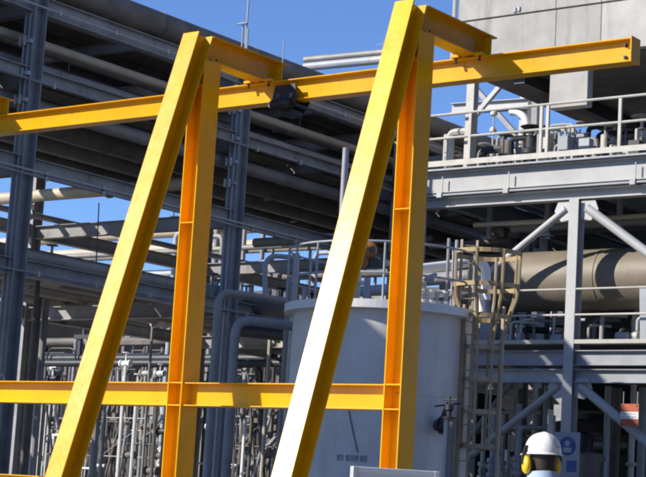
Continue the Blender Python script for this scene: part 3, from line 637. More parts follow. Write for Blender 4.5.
# two small upright drums at the foot of the structure
for k, (px, r, top, mt) in enumerate(((590, 0.27, 452, 'soot'), (600, 0.20, 430, 'dark'))):
    q = (-16.928, 31.600, 2.798) if k == 0 else (-17.504, 32.300, 3.232)
    b = MB(); b.lathe((q[0], q[1], G), (0,0,1), [(r*0.9,0),(r,0.05),(r,q[2]-G-0.12),(r*0.85,q[2]-G-0.04),(r*0.4,q[2]-G)], 18)
    tag(b.build('filter_pot', mt), ('grey upright filter pot beside the blue round sign', 'narrow dark filter pot behind the grey one beside the round sign')[k], 'filter pot')

# ------------------------------------------------------------------ the storage tank in the middle
U = Vector((0.8012, 0.5985, 0)); Wd = Vector((-0.6055, 0.7958, 0))     # along the picture / away from it
TC = Vector((-17.29, 24.57, 0)); TR = 1.553; TT = 4.67
tank = thing('storage_tank', (TC.x, TC.y, G), 'white upright storage tank standing in shade behind the gantry', 'tank')
b = MB(); b.lathe((TC.x, TC.y, G), (0,0,1), [(TR+0.06,0),(TR+0.06,0.06),(TR,0.07),(TR,TT-G-0.02),(TR+0.05,TT-G-0.02),(TR+0.05,TT-G+0.02),(TR-0.1,TT-G+0.05),(0.1,TT-G+0.22),(0,TT-G+0.22)], 72); shell = b.build('shell', 'tank', tank)
for z in (1.75, 3.3):
    b = MB(); b.lathe((TC.x, TC.y, z), (0,0,1), [(TR+0.0005,0),(TR+0.006,0.004),(TR+0.006,0.014),(TR+0.0005,0.018)], 72); b.build('weld_seam', 'tank', shell)
def cylpt(ang, r, z): d = -Wd*math.cos(ang) + U*math.sin(ang); return Vector((TC.x + d.x*r, TC.y + d.y*r, z))
# curved walkway with a kerb and handrail round the top
b = MB(); n = 60; A0, A1 = R(-150), R(60); vsx = []; 
rim = [cylpt(A0+(A1-A0)*i/n, TR+0.01, TT+0.02) for i in range(n+1)]
prof = [(TR-0.25, TT+0.0), (TR+0.16, TT+0.0), (TR+0.16, TT+0.14), (TR+0.148, TT+0.14), (TR+0.148, TT+0.03), (TR-0.25, TT+0.03)]
for i in range(n+1):
    a = A0+(A1-A0)*i/n
    vsx += [cylpt(a, r, z) for r, z in prof]
fs = [(i*6+k, i*6+(k+1) % 6, i*6+6+(k+1) % 6, i*6+6+k) for i in range(n) for k in range(6)]
b.add(vsx, fs); b.build('walkway', 'white', tank)
for zz, nm in ((TT+1.10, 'top_rail'), (TT+0.58, 'mid_rail')):
    b = MB(); b.tube([cylpt(A0+(A1-A0)*i/n, TR+0.13, zz) for i in range(n+1)], 0.019, 8); b.build(nm, 'steel_mid', tank)
for i in range(11):
    p = cylpt(A0+(A1-A0)*i/10, TR+0.13, 0); b = MB(); b.tube([(p.x, p.y, TT+0.03), (p.x, p.y, TT+1.09)], 0.02, 8); b.build('rail_post', 'steel_mid', tank)
for k in range(4):
    a = R((-58, -36, 20, 40)[k]); p = cylpt(a, 0.9, 0); h = (0.5, 0.7, 0.45, 0.6)[k]
    b = MB(); b.lathe((p.x, p.y, TT+0.05), (0,0,1), [(0.09,0),(0.09,h*0.6),(0.15,h*0.61),(0.15,h*0.7),(0.1,h*0.72),(0.1,h*0.9),(0.0,h)], 14); b.build('roof_nozzle', 'steel_lt', tank)
# hose line, nozzle and stencil on the shell
b = MB(); b.tube([cylpt(R(-21), TR+0.015, 3.12), cylpt(R(-19), TR+0.02, 2.9), cylpt(R(-16), TR+0.015, 2.6), cylpt(R(-13), TR+0.02, 2.32)], 0.011, 6); b.build('hose', 'rope', shell)
for k in range(7):
    w = (0.09, 0.05, 0.08, 0.09, 0.07, 0.09, 0.05)[k]; a0 = R(-26 + k*2.9)
    b = MB(); q = [cylpt(a0 + d, TR+0.004, z) for d, z in ((0, 2.17), (w/TR*0.8, 2.17), (w/TR*0.8, 2.27), (0, 2.27))]
    b.prism(q, -Wd*0.003); b.build('stencil_mark', 'ink', shell)
a = R(37); d = -Wd*math.cos(a) + U*math.sin(a); p = cylpt(a, TR, 2.84)
b = MB(); b.lathe(p, d, [(0.09,0),(0.09,0.12),(0.15,0.125),(0.15,0.16),(0.10,0.165),(0.12,0.22),(0.12,0.3),(0.05,0.32)], 16); nz = b.build('outlet_nozzle', 'dark', tank)
b = MB(); b.prism([p + d*0.2 + Vector((0,0,0.38)), p + d*0.2 + U*0.10 + Vector((0,0,-0.06)), p + d*0.2 - U*0.16 + Vector((0,0,-0.06))], d*0.06); b.build('valve_yoke', 'dark', nz)
b = MB(); b.tube([p + d*0.22 - U*0.2 + Vector((0,0,0.3)), p + d*0.22 + U*0.22 + Vector((0,0,0.37))], 0.016, 6); b.build('valve_handle', 'dark', nz)

# riser pipes with a small valve at the right front of the tank
rz = thing('riser_pipe', (-14.916, 23.200, 2.098)[:2] + (G,), 'pair of upright pipes with small dark valve on top before the white tank', 'pipe')
q = (-14.942, 23.200, 2.892)
for dx, r, mt in ((-0.055, 0.045, 'steel_lt'), (0.05, 0.055, 'soot')):
    b = MB(); b.tube([(q[0]+dx, 23.2, G), (q[0]+dx, 23.2, q[2])], r, 12); b.build('pipe', mt, rz)
b = MB(); b.lathe((q[0]-0.02, 23.2, q[2]), (0,0,1), [(0.12,0),(0.12,0.03),(0.04,0.04),(0.04,0.12),(0.07,0.14),(0.07,0.22),(0.02,0.25),(0.02,0.36)], 12); b.build('valve', 'dark', rz)
b = MB(); b.tube([(q[0]-0.13, 23.2, q[2]+0.3), (q[0]+0.12, 23.2, q[2]+0.3)], 0.014, 6); b.build('handle', 'dark', rz)

# caged ladder at the right of the tank
lc = thing('caged_ladder', tuple(TC + U*1.5 - Wd*0.45)[:2] + (G,), 'ochre and grey caged ladder climbing the right side of the white tank', 'ladder')
L0 = TC + U*1.36 - Wd*0.86
K = TC + U*1.68 - Wd*0.66                             # cage axis
def cp(ang, r, z, c=K): d = U*math.cos(ang) - Wd*math.sin(ang); return Vector((c.x + d.x*r, c.y + d.y*r, z))
for s_ in (-0.13, 0.13):
    b = MB(); a = L0 + U*s_; b.bar((a.x, a.y, G), (a.x, a.y, 6.0), 0.045, 0.02, (0,1,0)); b.build('ladder_rail', 'cage_dk', lc)
z = 0.5
while z < 5.95:
    b = MB(); a = L0; b.tube([a - U*0.11 + Vector((0,0,z)), a + U*0.11 + Vector((0,0,z))], 0.012, 6); b.build('rung', 'cage_dk', lc); z += 0.3
def hoop(z, r, mt, w=0.05, c=K):
    b = MB(); n = 28; v = []; t = 0.008
    for i in range(n):
        a = 2*math.pi*i/n
        v += [cp(a, r, z-w/2, c), cp(a, r+t, z-w/2, c), cp(a, r+t, z+w/2, c), cp(a, r, z+w/2, c)]
    b.add(v, [(i*4+k, i*4+(k+1) % 4, ((i+1) % n)*4+(k+1) % 4, ((i+1) % n)*4+k) for i in range(n) for k in range(4)])
    b.build('hoop', mt, lc)
zs = [(5.80, 0.59, 'cage'), (5.24, 0.57, 'cage'), (4.72, 0.44, 'cage'), (4.2, 0.33, 'cage_dk'), (3.66, 0.33, 'cage_dk'), (3.12, 0.33, 'cage_dk'), (2.55, 0.33, 'cage_dk')]
for z, r, mt in zs: hoop(z, r, mt, 0.075)
for i in range(8):
    a = R(22 + i*45)
    b = MB(); b.tube([cp(a, 0.33, 2.5), cp(a, 0.33, 4.0), cp(a, 0.335, 4.3)], 0.022, 6); b.build('cage_bar', 'cage_dk', lc)
    b = MB(); b.tube([cp(a, 0.335, 4.3), cp(a, 0.44, 4.72), cp(a, 0.55, 5.05), cp(a, 0.575, 5.3), cp(a, 0.59, 5.83)], 0.027, 6); b.build('cage_bar', 'cage' if i % 3 else 'cage_dk', lc)
for s_ in (-0.36, 0.30):
    b = MB(); a = K + U*s_ - Wd*0.2; b.bar((a.x, a.y, G), (a.x, a.y, 4.9), 0.05, 0.05, (0,1,0)); b.build('support_post', 'cage_dk', lc)
# platform pipework on the tank top, right of the column
run([(-16.637, 24.600, 5.521), (-16.469, 25.400, 5.699), (-16.153, 26.000, 5.881), (-16.115, 26.000, 5.153)], 0.085, 'white', 'upper of two white pipes running from the tank top into the ladder cage', group='white pipes on the tank top')
run([(-16.610, 24.600, 5.072), (-16.441, 25.400, 5.206), (-16.210, 26.000, 5.385), (-16.186, 26.000, 4.942)], 0.06, 'white', 'lower of two white pipes running from the tank top into the ladder cage', group='white pipes on the tank top')
run([(-18.018, 26.400, 5.598), (-16.849, 26.600, 5.683)], 0.12, 'steel', 'blue grey pipe between the two white pipes behind the tank top')
for k, (px, py) in enumerate(((424,300),(431,305),(437,298),(446,302),(428,290))):
    q = [(-16.084, 24.000, 4.965), (-16.007, 24.100, 4.909), (-15.958, 24.200, 4.988), (-15.842, 24.300, 4.948), (-16.413, 24.600, 5.187)][k]
    b = MB(); b.lathe((q[0], q[1], TT+0.06), (0,0,1), [(0.05,0),(0.05,0.12),(0.09,0.125),(0.09,0.17),(0.04,0.18),(0.04,0.3),(0.08,0.31),(0.08,0.34)], 10)
    later(b.build('small_valve', ('steel_lt', 'white', 'rail')[k % 3]), 'small pale valve on the tank top beside the white pipes', 'valve', 'small valves on the tank top')
for k, q in enumerate(((-16.294, 25.000, 5.688), (-16.260, 25.200, 5.716))):
    b = MB(); b.tube([(q[0], q[1], TT), (q[0], q[1], 6.1)], 0.03, 8); tag(b.build('rail_stanchion', ('steel', 'steel_mid')[k]), ('blue grey stanchion just right of the yellow column', 'grey stanchion left of the ladder cage')[k], 'post')
# orange motor valve above the tank, between strut and column
mv = thing('motor_valve', (-18.365, 25.600, 5.737), 'round orange motor valve above the tank between white lit strut and column', 'valve')
q = Vector((-18.409, 25.600, 6.061))
b = MB(); b.lathe(q - U*0.0 + Wd*0.1, -Wd, [(0.08,0),(0.145,0.02),(0.155,0.16),(0.12,0.2),(0.05,0.22)], 20); b.build('motor_housing', 'orange', mv)
b = MB(); b.lathe(q - U*0.11 + Vector((0,0,-0.22)) + Wd*0.06, -Wd, [(0.08,0),(0.115,0.02),(0.115,0.15),(0.05,0.17)], 18); b.build('gear_housing', 'orange', mv)
b = MB(); b.lathe(q + U*0.05 - Wd*0.12, -Wd, [(0.05,0),(0.06,0.01),(0.06,0.05)], 12); b.build('cap', 'dark', mv)
b = MB(); b.box((q.x-0.10, q.y-0.05, q.z-0.30), (q.x+0.28, q.y+0.1, q.z-0.14)); b.build('yoke', 'dark', mv)
b = MB(); b.lathe((q.x, q.y, TT+0.05), (0,0,1), [(0.1,0),(0.1,0.1),(0.06,0.12),(0.06,q.z-0.55-TT)], 12); b.build('stem', 'steel_mid', mv)
b = MB(); b.tube([q + U*0.2 + Vector((0,0,-0.24)), q + U*0.9 + Vector((0,0,-0.16))], 0.05, 10); b.build('spindle_tube', 'rail', mv)
run([(-19.109, 26.200, 5.394), (-18.233, 26.400, 5.473)], 0.10, 'panel', 'pale blue grey pipe on the tank top below the orange valve')
run([(-21.068, 27.000, 6.025), (-18.907, 27.600, 6.156)], 0.06, 'soot', 'dark pipe behind the handrail of the tank top')

# two grey pipes that run level and elbow down at the left of the tank
run([(-21.015, 27.000, 5.327), (-20.600, 24.052, 5.150), (-20.600, 24.052, 5.150)[:2] + (G,)], 0.075, 'steel', 'nearer grey pipe bending down left of the white tank', rad=0.3)
run([(-19.071, 25.200, 4.567), (-19.900, 23.748, 4.609), (-19.900, 23.748, 4.609)[:2] + (G,)], 0.085, 'steel', 'lower grey pipe with a round elbow beside the tank, right of its twin', rad=0.3)
run([(-24.302, 28.500, 5.562), (-21.391, 28.500, 5.338)], 0.17, 'soot', 'fat dark pipe running level just behind the two bent grey pipes')
run([(-21.886, 26.200, 4.712), (-20.344, 26.200, 4.580)], 0.13, 'dark', 'black pipe tucked under the lower bent grey pipe')
run([(-25.556, 31.000, 7.326), (-22.971, 31.000, 7.354)], 0.11, 'lag', 'grey pipe behind the curved handrail at the left of the tank top')
run([(-21.018, 25.900, 5.324), (-21.083, 25.900, 6.122), (-20.771, 26.600, 6.155)], 0.05, 'steel_mid', 'thin grey pipe bending over at the left of the tank top')
for k, q in enumerate(((-20.214, 25.600, 5.191), (-19.758, 25.200, 5.131), (-19.293, 24.900, 5.082))):
    b = MB(); b.tube([(q[0], q[1], G), (q[0], q[1], (5.6, 6.0, 5.3)[k])], (0.05, 0.06, 0.045)[k], 10)
    tag(b.build('standpipe', ('lag', 'rail', 'steel_mid')[k]), 'upright pipe at the left edge of the tank, %s from the left' % ORD[k], 'pipe', 'standpipes left of the tank')

# ------------------------------------------------------------------ signs
def face(o, x, y, z): return Vector((o[0]+x, o[1]+y, o[2]+z))
q = (-15.585, 30.550, 3.488); sg = thing('warning_sign', (q[0], 30.55, q[2]), 'orange and white warning board hung low on the right hand brace', 'sign')
b = MB(); b.box((q[0]-0.19, 30.55, q[2]-0.215), (q[0]+0.19, 30.562, q[2]+0.215)); b.build('board', 'redorange', sg)
b = MB(); b.box((q[0]-0.19, 30.545, q[2]-0.075), (q[0]+0.19, 30.549, q[2]+0.06)); bd = b.build('white_band', 'white', sg)
for r_ in range(2):
    x = -0.155
    while x < 0.14:
        w = random.uniform(0.02, 0.045); b = MB(); z0 = q[2] + (0.008 if r_ == 0 else -0.052); b.box((q[0]+x, 30.5415, z0), (q[0]+x+w, 30.544, z0+0.03)); b.build('print_stroke', 'panel', bd); x += w + 0.02
for dx in (-0.15, 0.15):
    for dz in (-0.18, 0.18):
        b = MB(); b.lathe((q[0]+dx, 30.549, q[2]+dz), (0,-1,0), [(0.014,0),(0.014,0.006),(0.008,0.008)], 8); b.build('fixing_bolt', 'dark', sg)
    b = MB(); b.tube([(q[0]+dx, 30.575, q[2]-0.2), (q[0]+dx, 30.575, q[2]+0.45)], 0.008, 6); b.build('hanger', 'rail', sg)
q = (-16.913, 30.500, 2.814); sg = thing('mandatory_sign', (q[0], 30.5, q[2]-0.32), 'pale panel with a blue round sign on the foot of the tall column', 'sign')
b = MB(); b.box((q[0]-0.30, 30.5, q[2]-0.62), (q[0]+0.30, 30.515, q[2]+0.31)); b.build('panel', 'panel', sg)
b = MB(); b.lathe((q[0]+0.03, 30.497, q[2]+0.04), (0,-1,0), [(0.185,0),(0.185,0.003)], 28); b.build('blue_disc', 'blue', sg)
b = MB(); b.lathe((q[0]+0.03, 30.493, q[2]+0.09), (0,-1,0), [(0.06,0),(0.06,0.002)], 16); b.box((q[0]-0.06, 30.4905, q[2]-0.08), (q[0]+0.12, 30.4925, q[2]+0.01)); b.build('pictogram', 'panel', sg)
b = MB(); b.box((q[0]+0.03, 30.494, q[2]-0.46), (q[0]+0.24, 30.498, q[2]-0.24)); b.build('blue_plate', 'blue', sg)

# white framed board in the foreground
B0 = Vector((-6.79, 9.40, 0)); bd_ = thing('notice_board', (B0.x, B0.y, G), 'white framed board on posts in the foreground before the right column', 'board')
fu = Vector((0.62, 0.785, 0)); fn = Vector((0.785, -0.62, 0)); T = 1.742; LEN = 0.60
def fb(u0, u1, d0, d1, z0, z1):
    b = MB(); ps_ = [B0 + fu*u0 + fn*d0, B0 + fu*u1 + fn*d0, B0 + fu*u1 + fn*d1, B0 + fu*u0 + fn*d1]
    b.prism([Vector((p.x, p.y, z0)) for p in ps_], (0, 0, z1-z0)); return b
fb(0.0, LEN, -0.05, -0.012, 0.85, T-0.004).build('panel', 'white', bd_)
fb(0, 0.035, -0.07, 0.0, 0.82, T).build('frame_stile', 'white', bd_, bevel=0.004); fb(LEN-0.035, LEN, -0.07, 0.0, 0.82, T).build('frame_stile', 'white', bd_, bevel=0.004)
fb(0.036, LEN-0.036, -0.068, -0.002, T-0.036, T-0.001).build('frame_rail', 'white', bd_, bevel=0.004); fb(0.036, LEN-0.036, -0.068, -0.002, 0.82, 0.856).build('frame_rail', 'white', bd_, bevel=0.004)
for u_ in (0.06, LEN-0.1): fb(u_, u_+0.04, -0.11, -0.071, G, 1.6).build('post', 'rail', bd_)

# ------------------------------------------------------------------ the worker
PH = Vector((-5.785, 10.14, 0))
wk = thing('person', (PH.x, PH.y, G), 'worker in white helmet and yellow ear muffs seen from behind at the lower right', 'person')
# picture-right is U, away is Wd; the worker faces away and a little to the right
yaw = R(14)
F = (Wd*math.cos(yaw) - U*math.sin(yaw)).normalized(); Sd = Vector((F.y, -F.x, 0))      # forward, right
def pp(f, s_, z): return Vector((PH.x, PH.y, G)) + F*f + Sd*s_ + Vector((0,0,z))
def skin_mesh(chains, name, material, parent, sub=1, extra=None):
    """chains: {key: (point, radius)} and edges -> one skinned, evaluated mesh"""
    pts, edges, root = chains
    me = bpy.data.meshes.new('skeleton'); keys = list(pts)
    me.from_pydata([tuple(pts[k][0]) for k in keys], [(keys.index(a), keys.index(c)) for a, c in edges], [])
    ob = bpy.data.objects.new('skeleton', me); COL.objects.link(ob)
    sk = ob.modifiers.new('skin', 'SKIN'); sk.use_smooth_shade = True
    for i, k in enumerate(keys):
        sv = me.skin_vertices[0].data[i]; r = pts[k][1]; sv.radius = (r if isinstance(r, tuple) else (r, r)); sv.use_root = (k == root)
    ss = ob.modifiers.new('sub', 'SUBSURF'); ss.levels = sub; ss.render_levels = sub
    dg = bpy.context.evaluated_depsgraph_get(); ev = ob.evaluated_get(dg); em = bpy.data.meshes.new_from_object(ev)
    bmx = bmesh.new(); bmx.from_mesh(em)
    if extra is not None:
        for e in extra: bmx.from_mesh(e)
    org = WORG[parent.name]
    bmesh.ops.translate(bmx, verts=bmx.verts, vec=-org)
    for f in bmx.faces: f.smooth = True
    out = bpy.data.meshes.new(name); bmx.to_mesh(out); bmx.free()
    bpy.data.objects.remove(ob); bpy.data.meshes.remove(em)
    out.materials.append(M[material]); o = bpy.data.objects.new(name, out); COL.objects.link(o); o.parent = parent; WORG[o.name] = org
    return o
HZ = 1.645                                             # centre of the head above the ground
P = {'pel': (pp(0,0,0.93),(0.15,0.11)), 'waist': (pp(0,0,1.08),(0.145,0.10)), 'chest': (pp(0.01,0,1.28),(0.17,0.115)), 'neck': (pp(0.0,0,1.44),(0.062,0.062)), 'head': (pp(0.02,0,1.56),(0.06,0.06))}
E = [('pel','waist'),('waist','chest'),('chest','neck'),('neck','head')]
for s_, n_ in ((-1,'l'),(1,'r')):
    P.update({'sh'+n_: (pp(0,s_*0.19,1.38),0.06), 'el'+n_: (pp(-0.03,s_*0.26,1.10),0.043), 'wr'+n_: (pp(0.10,s_*0.25,0.88),0.028), 'pa'+n_: (pp(0.14,s_*0.245,0.81),(0.036,0.02)),
              'hi'+n_: (pp(0,s_*0.10,0.88),0.09), 'kn'+n_: (pp(0.02,s_*0.115,0.50),0.058), 'an'+n_: (pp(-0.02,s_*0.12,0.09),0.04), 'to'+n_: (pp(0.15,s_*0.14,0.04),(0.045,0.03))})
    E += [('chest','sh'+n_),('sh'+n_,'el'+n_),('el'+n_,'wr'+n_),('wr'+n_,'pa'+n_),('pel','hi'+n_),('hi'+n_,'kn'+n_),('kn'+n_,'an'+n_),('an'+n_,'to'+n_)]
    for k, (ds, ln) in enumerate(((-0.028,0.075),(-0.009,0.085),(0.010,0.08),(0.028,0.062))):
        P['f%d%s' % (k,n_)] = (pp(0.165,s_*0.245+ds,0.765),0.0095); P['g%d%s' % (k,n_)] = (pp(0.165,s_*0.245+ds,0.765-ln*0.45),0.009); P['h%d%s' % (k,n_)] = (pp(0.15,s_*0.245+ds*0.9,0.765-ln),0.0075)
        E += [('pa'+n_,'f%d%s' % (k,n_)),('f%d%s' % (k,n_),'g%d%s' % (k,n_)),('g%d%s' % (k,n_),'h%d%s' % (k,n_))]
    P['t0'+n_] = (pp(0.135,s_*0.205,0.815),0.012); P['t1'+n_] = (pp(0.155,s_*0.195,0.775),0.0095); E += [('wr'+n_,'t0'+n_),('t0'+n_,'t1'+n_)]
# head as a shaped mesh with brow, nose, mouth, chin and ears
hb = bmesh.new(); bmesh.ops.create_uvsphere(hb, u_segments=40, v_segments=28, radius=1)
hc = pp(0.02, 0, HZ)
for v in hb.verts:
    x, y, z = v.co                                     # x right, y forward
    fx, fy, fz = x*0.076, y*0.098, z*0.118
    if z < 0: fx *= 1 - 0.28*(-z)**1.3; fy *= 1 - 0.12*(-z)
    if y > 0.3 and z < 0.1: fy += 0.012*max(0, 1-abs(z+0.55)/0.5)
    nose = max(0, 1-abs(x)/0.22)*max(0, 1-abs(z+0.12)/0.28)*(1 if y > 0 else 0); fy += 0.026*nose
    brow = max(0, 1-abs(z-0.16)/0.12)*(1 if y > 0.4 else 0); fy += 0.005*brow
    for ex in (-0.38, 0.38):
        if y > 0.3: fy -= 0.008*max(0, 1-math.hypot(x-ex, (z-0.02)*1.4)/0.22)
    if y > 0.4: fy += 0.005*max(0, 1-abs(x)/0.32)*max(0, 1-abs(z+0.45)/0.07) - 0.003*max(0, 1-abs(x)/0.3)*max(0, 1-abs(z+0.40)/0.03)
    v.co = hc + F*fy + Sd*fx + Vector((0,0,fz))
for s_ in (-1, 1):
    r_ = bmesh.ops.create_uvsphere(hb, u_segments=12, v_segments=8, radius=1)
    for v in r_['verts']:
        x, y, z = v.co; v.co = hc + F*(y*0.018-0.008) + Sd*(s_*0.078 + x*0.009) + Vector((0,0,z*0.032-0.005))
hm = bpy.data.meshes.new('head'); hb.to_mesh(hm); hb.free()
body = skin_mesh((P, E, 'pel'), 'body', 'skin', wk, 1, [hm])
for s_ in (-1, 1):
    b = MB(); b.lathe(hc + F*0.078 + Sd*s_*0.030 + Vector((0,0,0.004)), F, [(0.013,0),(0.011,0.006),(0.0,0.010)], 12); ey = b.build('eye', 'white', wk)
    b = MB(); b.lathe(hc + F*0.0875 + Sd*s_*0.030 + Vector((0,0,0.004)), F, [(0.005,0),(0.0,0.0015)], 10); b.build('iris', 'black', ey)
Cc = {k: (v[0], tuple((r+0.016) for r in (v[1] if isinstance(v[1], tuple) else (v[1],)*2))) for k, v in P.items() if k[0] not in 'fght' or k in ('hil','hir')}
for k in ('head','pal','par','tol','tor'): Cc.pop(k, None)
Cc['neck'] = (pp(-0.005,0,1.425), (0.080,0.080))
Ce = [(a, c) for a, c in E if a in Cc and c in Cc]
skin_mesh((Cc, Ce, 'pel'), 'coverall', 'cloth', wk, 1)
b = MB(); b.lathe(pp(-0.012,0,1.455), Vector((F.x*0.16, F.y*0.16, 1)), [(0.135,0),(0.122,0.03),(0.108,0.075),(0.100,0.115),(0.090,0.111),(0.098,0.05)], 28); b.build('collar', 'cloth', wk)
for s_ in (-1, 1):
    b = MB(); a = pp(-0.02, s_*0.12, 0)
    b.tube([a - F*0.07 + Vector((0,0,0.05)), a + F*0.05 + Vector((0,0,0.055)), a + F*0.16 + Sd*s_*0.02 + Vector((0,0,0.045)), a + F*0.22 + Sd*s_*0.025 + Vector((0,0,0.035))], [0.05,0.052,0.05,0.025], 12)
    b.tube([a + Vector((0,0,0.04)), a + Vector((0,0,0.17))], 0.06, 12); b.build('boot', 'boot', wk)
# hair below the helmet
b = MB(); v = []; n = 26
for j in range(7):
    t = j/6
    for i in range(n+1):
        a = R(100 + 160*i/n); r1 = 0.083 - 0.012*t*t
        v.append(hc + Sd*(math.sin(a)*-1)*0 + Sd*math.sin(R(-90)+R(180)*i/n)*(0.080-0.012*t) + F*(-math.cos(R(-90)+R(180)*i/n)*(0.104-0.02*t)) + Vector((0,0,0.06-0.128*t)))
b.add(v, [(j*(n+1)+i, j*(n+1)+i+1, (j+1)*(n+1)+i+1, (j+1)*(n+1)+i) for j in range(6) for i in range(n)], True); hr = b.build('hair', 'hair', wk, recalc=False)
so_ = hr.modifiers.new('thick', 'SOLIDIFY'); so_.thickness = 0.012
# helmet: dome with a crown ridge, brim all round and a peak in front
hz = hc + Vector((0,0,0.055)); v = []; n = 48; rows = 14
def helm(a, t):
    ph = math.pi/2*t; ca, sa = math.cos(a), math.sin(a)          # t 0 rim .. 1 crown
    rx, ry = 0.119, 0.142
    k = math.cos(ph)**0.82
    ridge = 0.006*max(0, 1-abs(math.sin(a)*k*1.0)/0.22)*math.sin(ph)
    return hz + Sd*(sa*rx*k) + F*(ca*ry*k) + Vector((0,0,(0.134*math.sin(ph))+ridge))
for j in range(rows+1):
    for i in range(n): v.append(helm(2*math.pi*i/n, min(j/rows, 0.995)))
b = MB(); b.add(v, [(j*n+i, j*n+(i+1) % n, (j+1)*n+(i+1) % n, (j+1)*n+i) for j in range(rows) for i in range(n)] + [tuple(rows*n+i for i in range(n))], True)
br = []
for i in range(n):
    a = 2*math.pi*i/n; e = 0.008 + (0.045*max(0, math.cos(a))**1.5); dz = -0.008 - 0.010*max(0, math.cos(a))
    d = Sd*math.sin(a)*0.119 + F*math.cos(a)*0.142; u_ = (Sd*math.sin(a)/0.119 + F*math.cos(a)/0.142).normalized()
    br += [hz + d, hz + d + u_*e + Vector((0,0,dz)), hz + d + u_*e + Vector((0,0,dz-0.005)), hz + d*0.985 + Vector((0,0,-0.008))]
helmet = b.build('helmet', 'helmet', wk)
b = MB(); b.add(br, [(i*4+k, i*4+k+1, ((i+1) % n)*4+k+1, ((i+1) % n)*4+k) for i in range(n) for k in range(3)], True); b.build('brim', 'helmet', helmet)
b = MB(); b.tube([helm(R(180+a_), 0.2)*1.0 + (helm(R(180+a_), 0.2)-hz).normalized()*0.001 for a_ in (-42, -34, -26, -18, -10)], 0.003, 6); b.build('print_strip', 'ink', helmet)
for s_ in (-1, 1):
    ec = hc + Sd*s_*(0.098 if s_ < 0 else 0.086) + F*(-0.012 if s_ < 0 else 0.02) + Vector((0,0,-0.028))
    b = MB(); pr = [(0.020,0),(0.040,0.004),(0.047,0.014),(0.047,0.030),(0.038,0.042),(0.018,0.047),(0,0.048)]
    b.lathe(ec - Sd*s_*0.004, Sd*s_, pr, 24)
    zc = ec.z; b.v = [(x, y, zc + (z-zc)*1.28) for x, y, z in b.v]
    mf = b.build('ear_muff', 'muff', wk)
    b = MB(); b.lathe(ec - Sd*s_*0.022, Sd*s_, [(0.03,0),(0.044,0.004),(0.044,0.017)], 20); zc = ec.z; b.v = [(x, y, zc + (z-zc)*1.28) for x, y, z in b.v]; b.build('cushion', 'black', mf)
    b = MB(); b.tube([ec + Sd*s_*0.045, ec + Sd*s_*0.050 + Vector((0,0,0.05)), ec + Sd*s_*0.034 + Vector((0,0,0.10)), ec + Sd*s_*0.026 + Vector((0,0,0.125))], 0.0075, 8); b.build('muff_arm', 'black', mf)
    b = MB(); b.bar(ec + Sd*s_*0.032 + Vector((0,0,0.065)), ec + Sd*s_*0.016 + Vector((0,0,0.125)), 0.03, 0.012, tuple(Sd)); b.build('slot_clip', 'black', helmet)

# ------------------------------------------------------------------ the yard beyond: trestles, pipework and pumps under the rack
PALE = dict(beige='beige', steel_lt='pale', rail='dull', steel_mid='grey', white='white', soot='dark brown', steel='blue grey', dark='black')
def pal(a): return ('rail', 'dark', 'soot', 'steel', 'soot', 'dark', 'steel_lt', 'soot')[a % 8]
def spot(y0, y1, px0=-6, px1=300):
    """a free spot on the ground of the yard that the picture shows"""
    y = random.uniform(y0, y1); a = (random.uniform(px0, px1) - 323)/1748.15
    d = fwd + right*a; return d.x/d.y*y, y
def trestle(x, y, w, h, mt):
    t = thing('pipe_trestle', (x, y, G), '', 'trestle')
    later(t, 'small braced %s trestle beyond the rack, %s' % (PALE[mt], zone(picture_x((x+w/2, y, 3))[0])), 'trestle', 'small trestles beyond the rack')
    for dx in (0, w):
        b = MB(); b.bar((x+dx, y, G), (x+dx, y, h), 0.12, 0.12, (0,1,0)); b.build('post', mt, t)
    for z in (h, h*0.62):
        b = MB(); b.bar((x-0.2, y-0.075, z), (x+w+0.2, y-0.075, z), 0.08, 0.14); b.build('beam', mt, t)
    for a, c_ in (((x+0.1, h*0.62), (x+w*0.5, G+0.2)), ((x+w-0.1, h*0.62), (x+w*0.5, G+0.2)), ((x+0.1, h*0.64), (x+w-0.1, h*0.98))):
        b = MB(); b.tube([(a[0], y+0.02, a[1]), (c_[0], y+0.02, c_[1])], 0.045, 8); b.build('brace', mt, t)
for k in range(24):
    x, y = spot(36, 54, -10 + k*12.5, 3 + k*12.5)
    if y < 37 and -30 < x < -28.8: y += 2.5
    trestle(x, y, random.uniform(0.8, 1.6), random.uniform(4.6, 7.4)*y/46, pal(k*3 + k//8))
